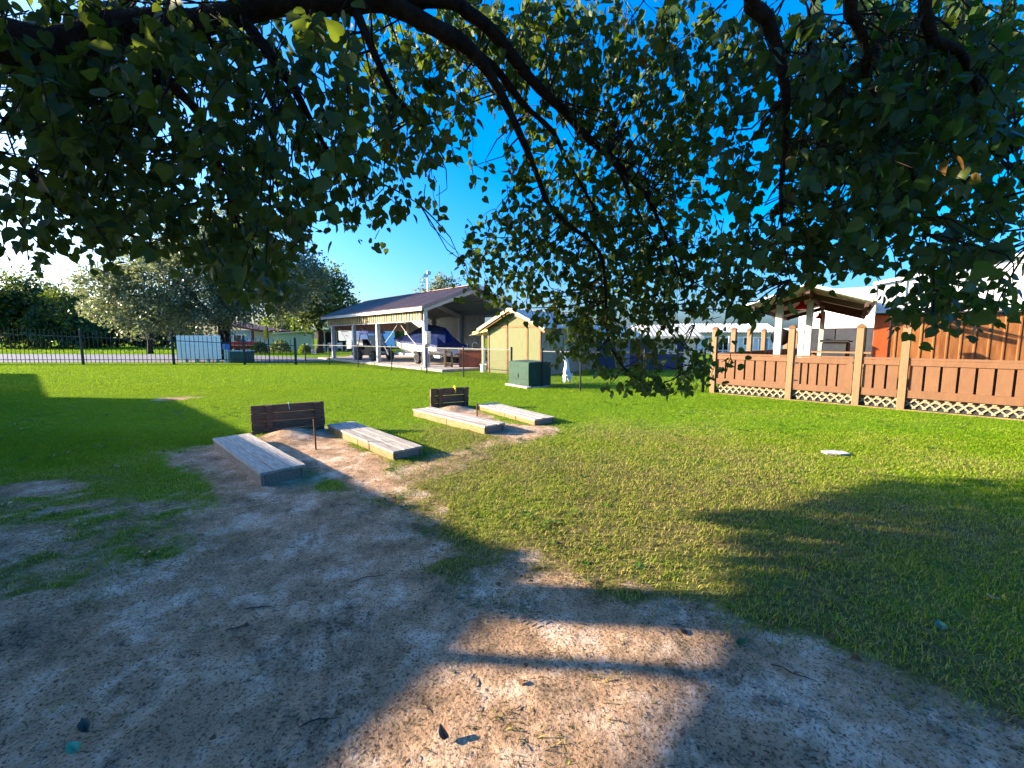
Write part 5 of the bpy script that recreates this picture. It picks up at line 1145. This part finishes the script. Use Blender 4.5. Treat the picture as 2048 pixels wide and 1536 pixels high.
# tyre tread pressed into the soft earth: low ridges of the same soil
tv, tf_ = [], []
def tread(c, ang, length, width, step):
    ca_, sa_ = math.cos(ang), math.sin(ang)
    for i in range(int(length / step)):
        for side in (-1, 1):
            for lane in range(2):
                u0 = -length / 2 + i * step + random.gauss(0, .003); v0 = side * width * (.14 + .22 * lane); L = width * .2 * random.uniform(.8, 1.1)
                if random.random() < .22: continue
                b_ = len(tv); w_ = step * .26
                for (du, dv_, h) in ((-w_, -L / 2, 0), (w_, -L / 2 + side * .01, 0), (w_, L / 2 + side * .01, 0), (-w_, L / 2, 0), (0, -L * .38, 1), (0, L * .38, 1)):
                    u = u0 + du + abs(dv_ + v0) * .35; v = v0 + dv_; x = c[0] + u * ca_ - v * sa_; y = c[1] + u * sa_ + v * ca_; tv.append((x, y, height_at(x, y) + (.0035 if h else -.003)))
                tf_.extend([(b_, b_ + 1, b_ + 4, b_), (b_ + 1, b_ + 2, b_ + 5, b_ + 4), (b_ + 2, b_ + 3, b_ + 5, b_ + 2), (b_ + 3, b_, b_ + 4, b_ + 5)])
tread(G(1560, 1420), R(118), .62, .24, .036); tread(G(960, 1185), R(150), 1.0, .26, .036)
me = bpy.data.meshes.new('tyre_tread'); me.from_pydata(tv, [], [tuple(dict.fromkeys(f)) for f in tf_]); me.materials.append(bpy.data.materials['lawn_and_soil'])
me.attributes.new('dirt', 'FLOAT', 'POINT').data.foreach_set('value', [1.0] * len(tv))
tag(stuff(put('tyre_tread', me)), 'tyre tread marks pressed into the bare earth', 'tyre marks')
def fallen(label, px, py, s, col, rz, curl=1.0, name='fallen_leaf'):
    g_ = G(px, py); z = height_at(*g_); mm_ = mat('leaf_' + name + str(px), col, .5, .3, 20)
    m = MB(); m.add([(a_ * s * .8, b_ * s, abs(a_) * s * .5 * curl + .25 * b_ * b_ * s * curl) for a_, b_, c_ in LV], [tuple(f) for f in LF]); o = m.build(name, mm_, loc=(g_[0], g_[1], z + .008), rot=(R(8), R(-6), rz))
    tag(o, label, 'leaf', 'fallen leaves')
fallen('fresh pale green fallen leaf on bare earth at bottom left', 153, 1500, .055, (.10, .30, .16), 1.2)
fallen('curled brown dry leaf lying in the sunlit earth patch', 893, 1482, .055, (.17, .075, .04), .6, 1.3)
fallen('dark green fallen leaf right of the narrow sunlit strip', 1478, 1290, .06, (.03, .10, .04), -1.2)
fallen('pale narrow leaf in the shaded grass at the right edge', 1985, 1196, .07, (.35, .45, .42), 2.2)
fallen('small dark fallen leaf in the shaded grass right of the sunlit lawn', 1620, 1142, .05, (.08, .03, .02), .3)
fallen('pale green fallen leaf near the right edge of the bare earth', 1885, 1258, .06, (.06, .16, .1), -.5)
fallen('brown leaf standing upright on the bare earth at bottom left', 172, 1462, .05, (.12, .09, .075), .9, 2.5)
for i, (px, py, L, rz, lab) in enumerate(((520, 1213, .17, .1, 'dark stick on bare earth left of the sunlit strip, upper one'), (478, 1255, .13, .25, 'dark stick on bare earth left of the sunlit strip, lower one'), (735, 1155, .22, .45, 'thin stick on bare earth below the nearer platforms'), (640, 1440, .16, .35, 'short stick on bare earth left of the large sunlit patch'), (1160, 1095, .25, -.2, 'stick lying where bare earth meets the sunlit grass'), (1590, 1345, .2, -.6, 'thin dark stick on bare earth near the bottom right'))):
    g_ = G(px, py); j = [random.gauss(0, .045) * L for _ in range(5)]; m = MB().tube([(-L / 2, j[0], .004), (-L * .28, j[1], .007), (-L * .05, j[2], .006), (L * .22, j[3], .007), (L / 2, j[4], .004)], [.0026, .0034, .003, .0026, .001], 6); m.tube([(-L * .05, j[2], .006), (L * .08, j[2] + .08 * L, .012), (L * .2, j[2] + .11 * L, .008)], [.002, .0015, .0008], 5)
    tag(m.build('stick', mat('dry_stick', (.06, .042, .03), .9, .4, 20), loc=(g_[0], g_[1], height_at(*g_)), rot=(0, 0, rz)), lab, 'stick', 'loose sticks')
g_ = G(1668, 908); m = MB().prism([(-.15, -.07), (.02, -.1), (.16, -.08), (.17, .05), (.03, .1), (-.13, .07)], 'z', 0, .018)
tag(m.build('stepping_stone', CON, loc=(g_[0], g_[1], .012)), 'flat white stone slab lying in the grass in front of the deck', 'stone')
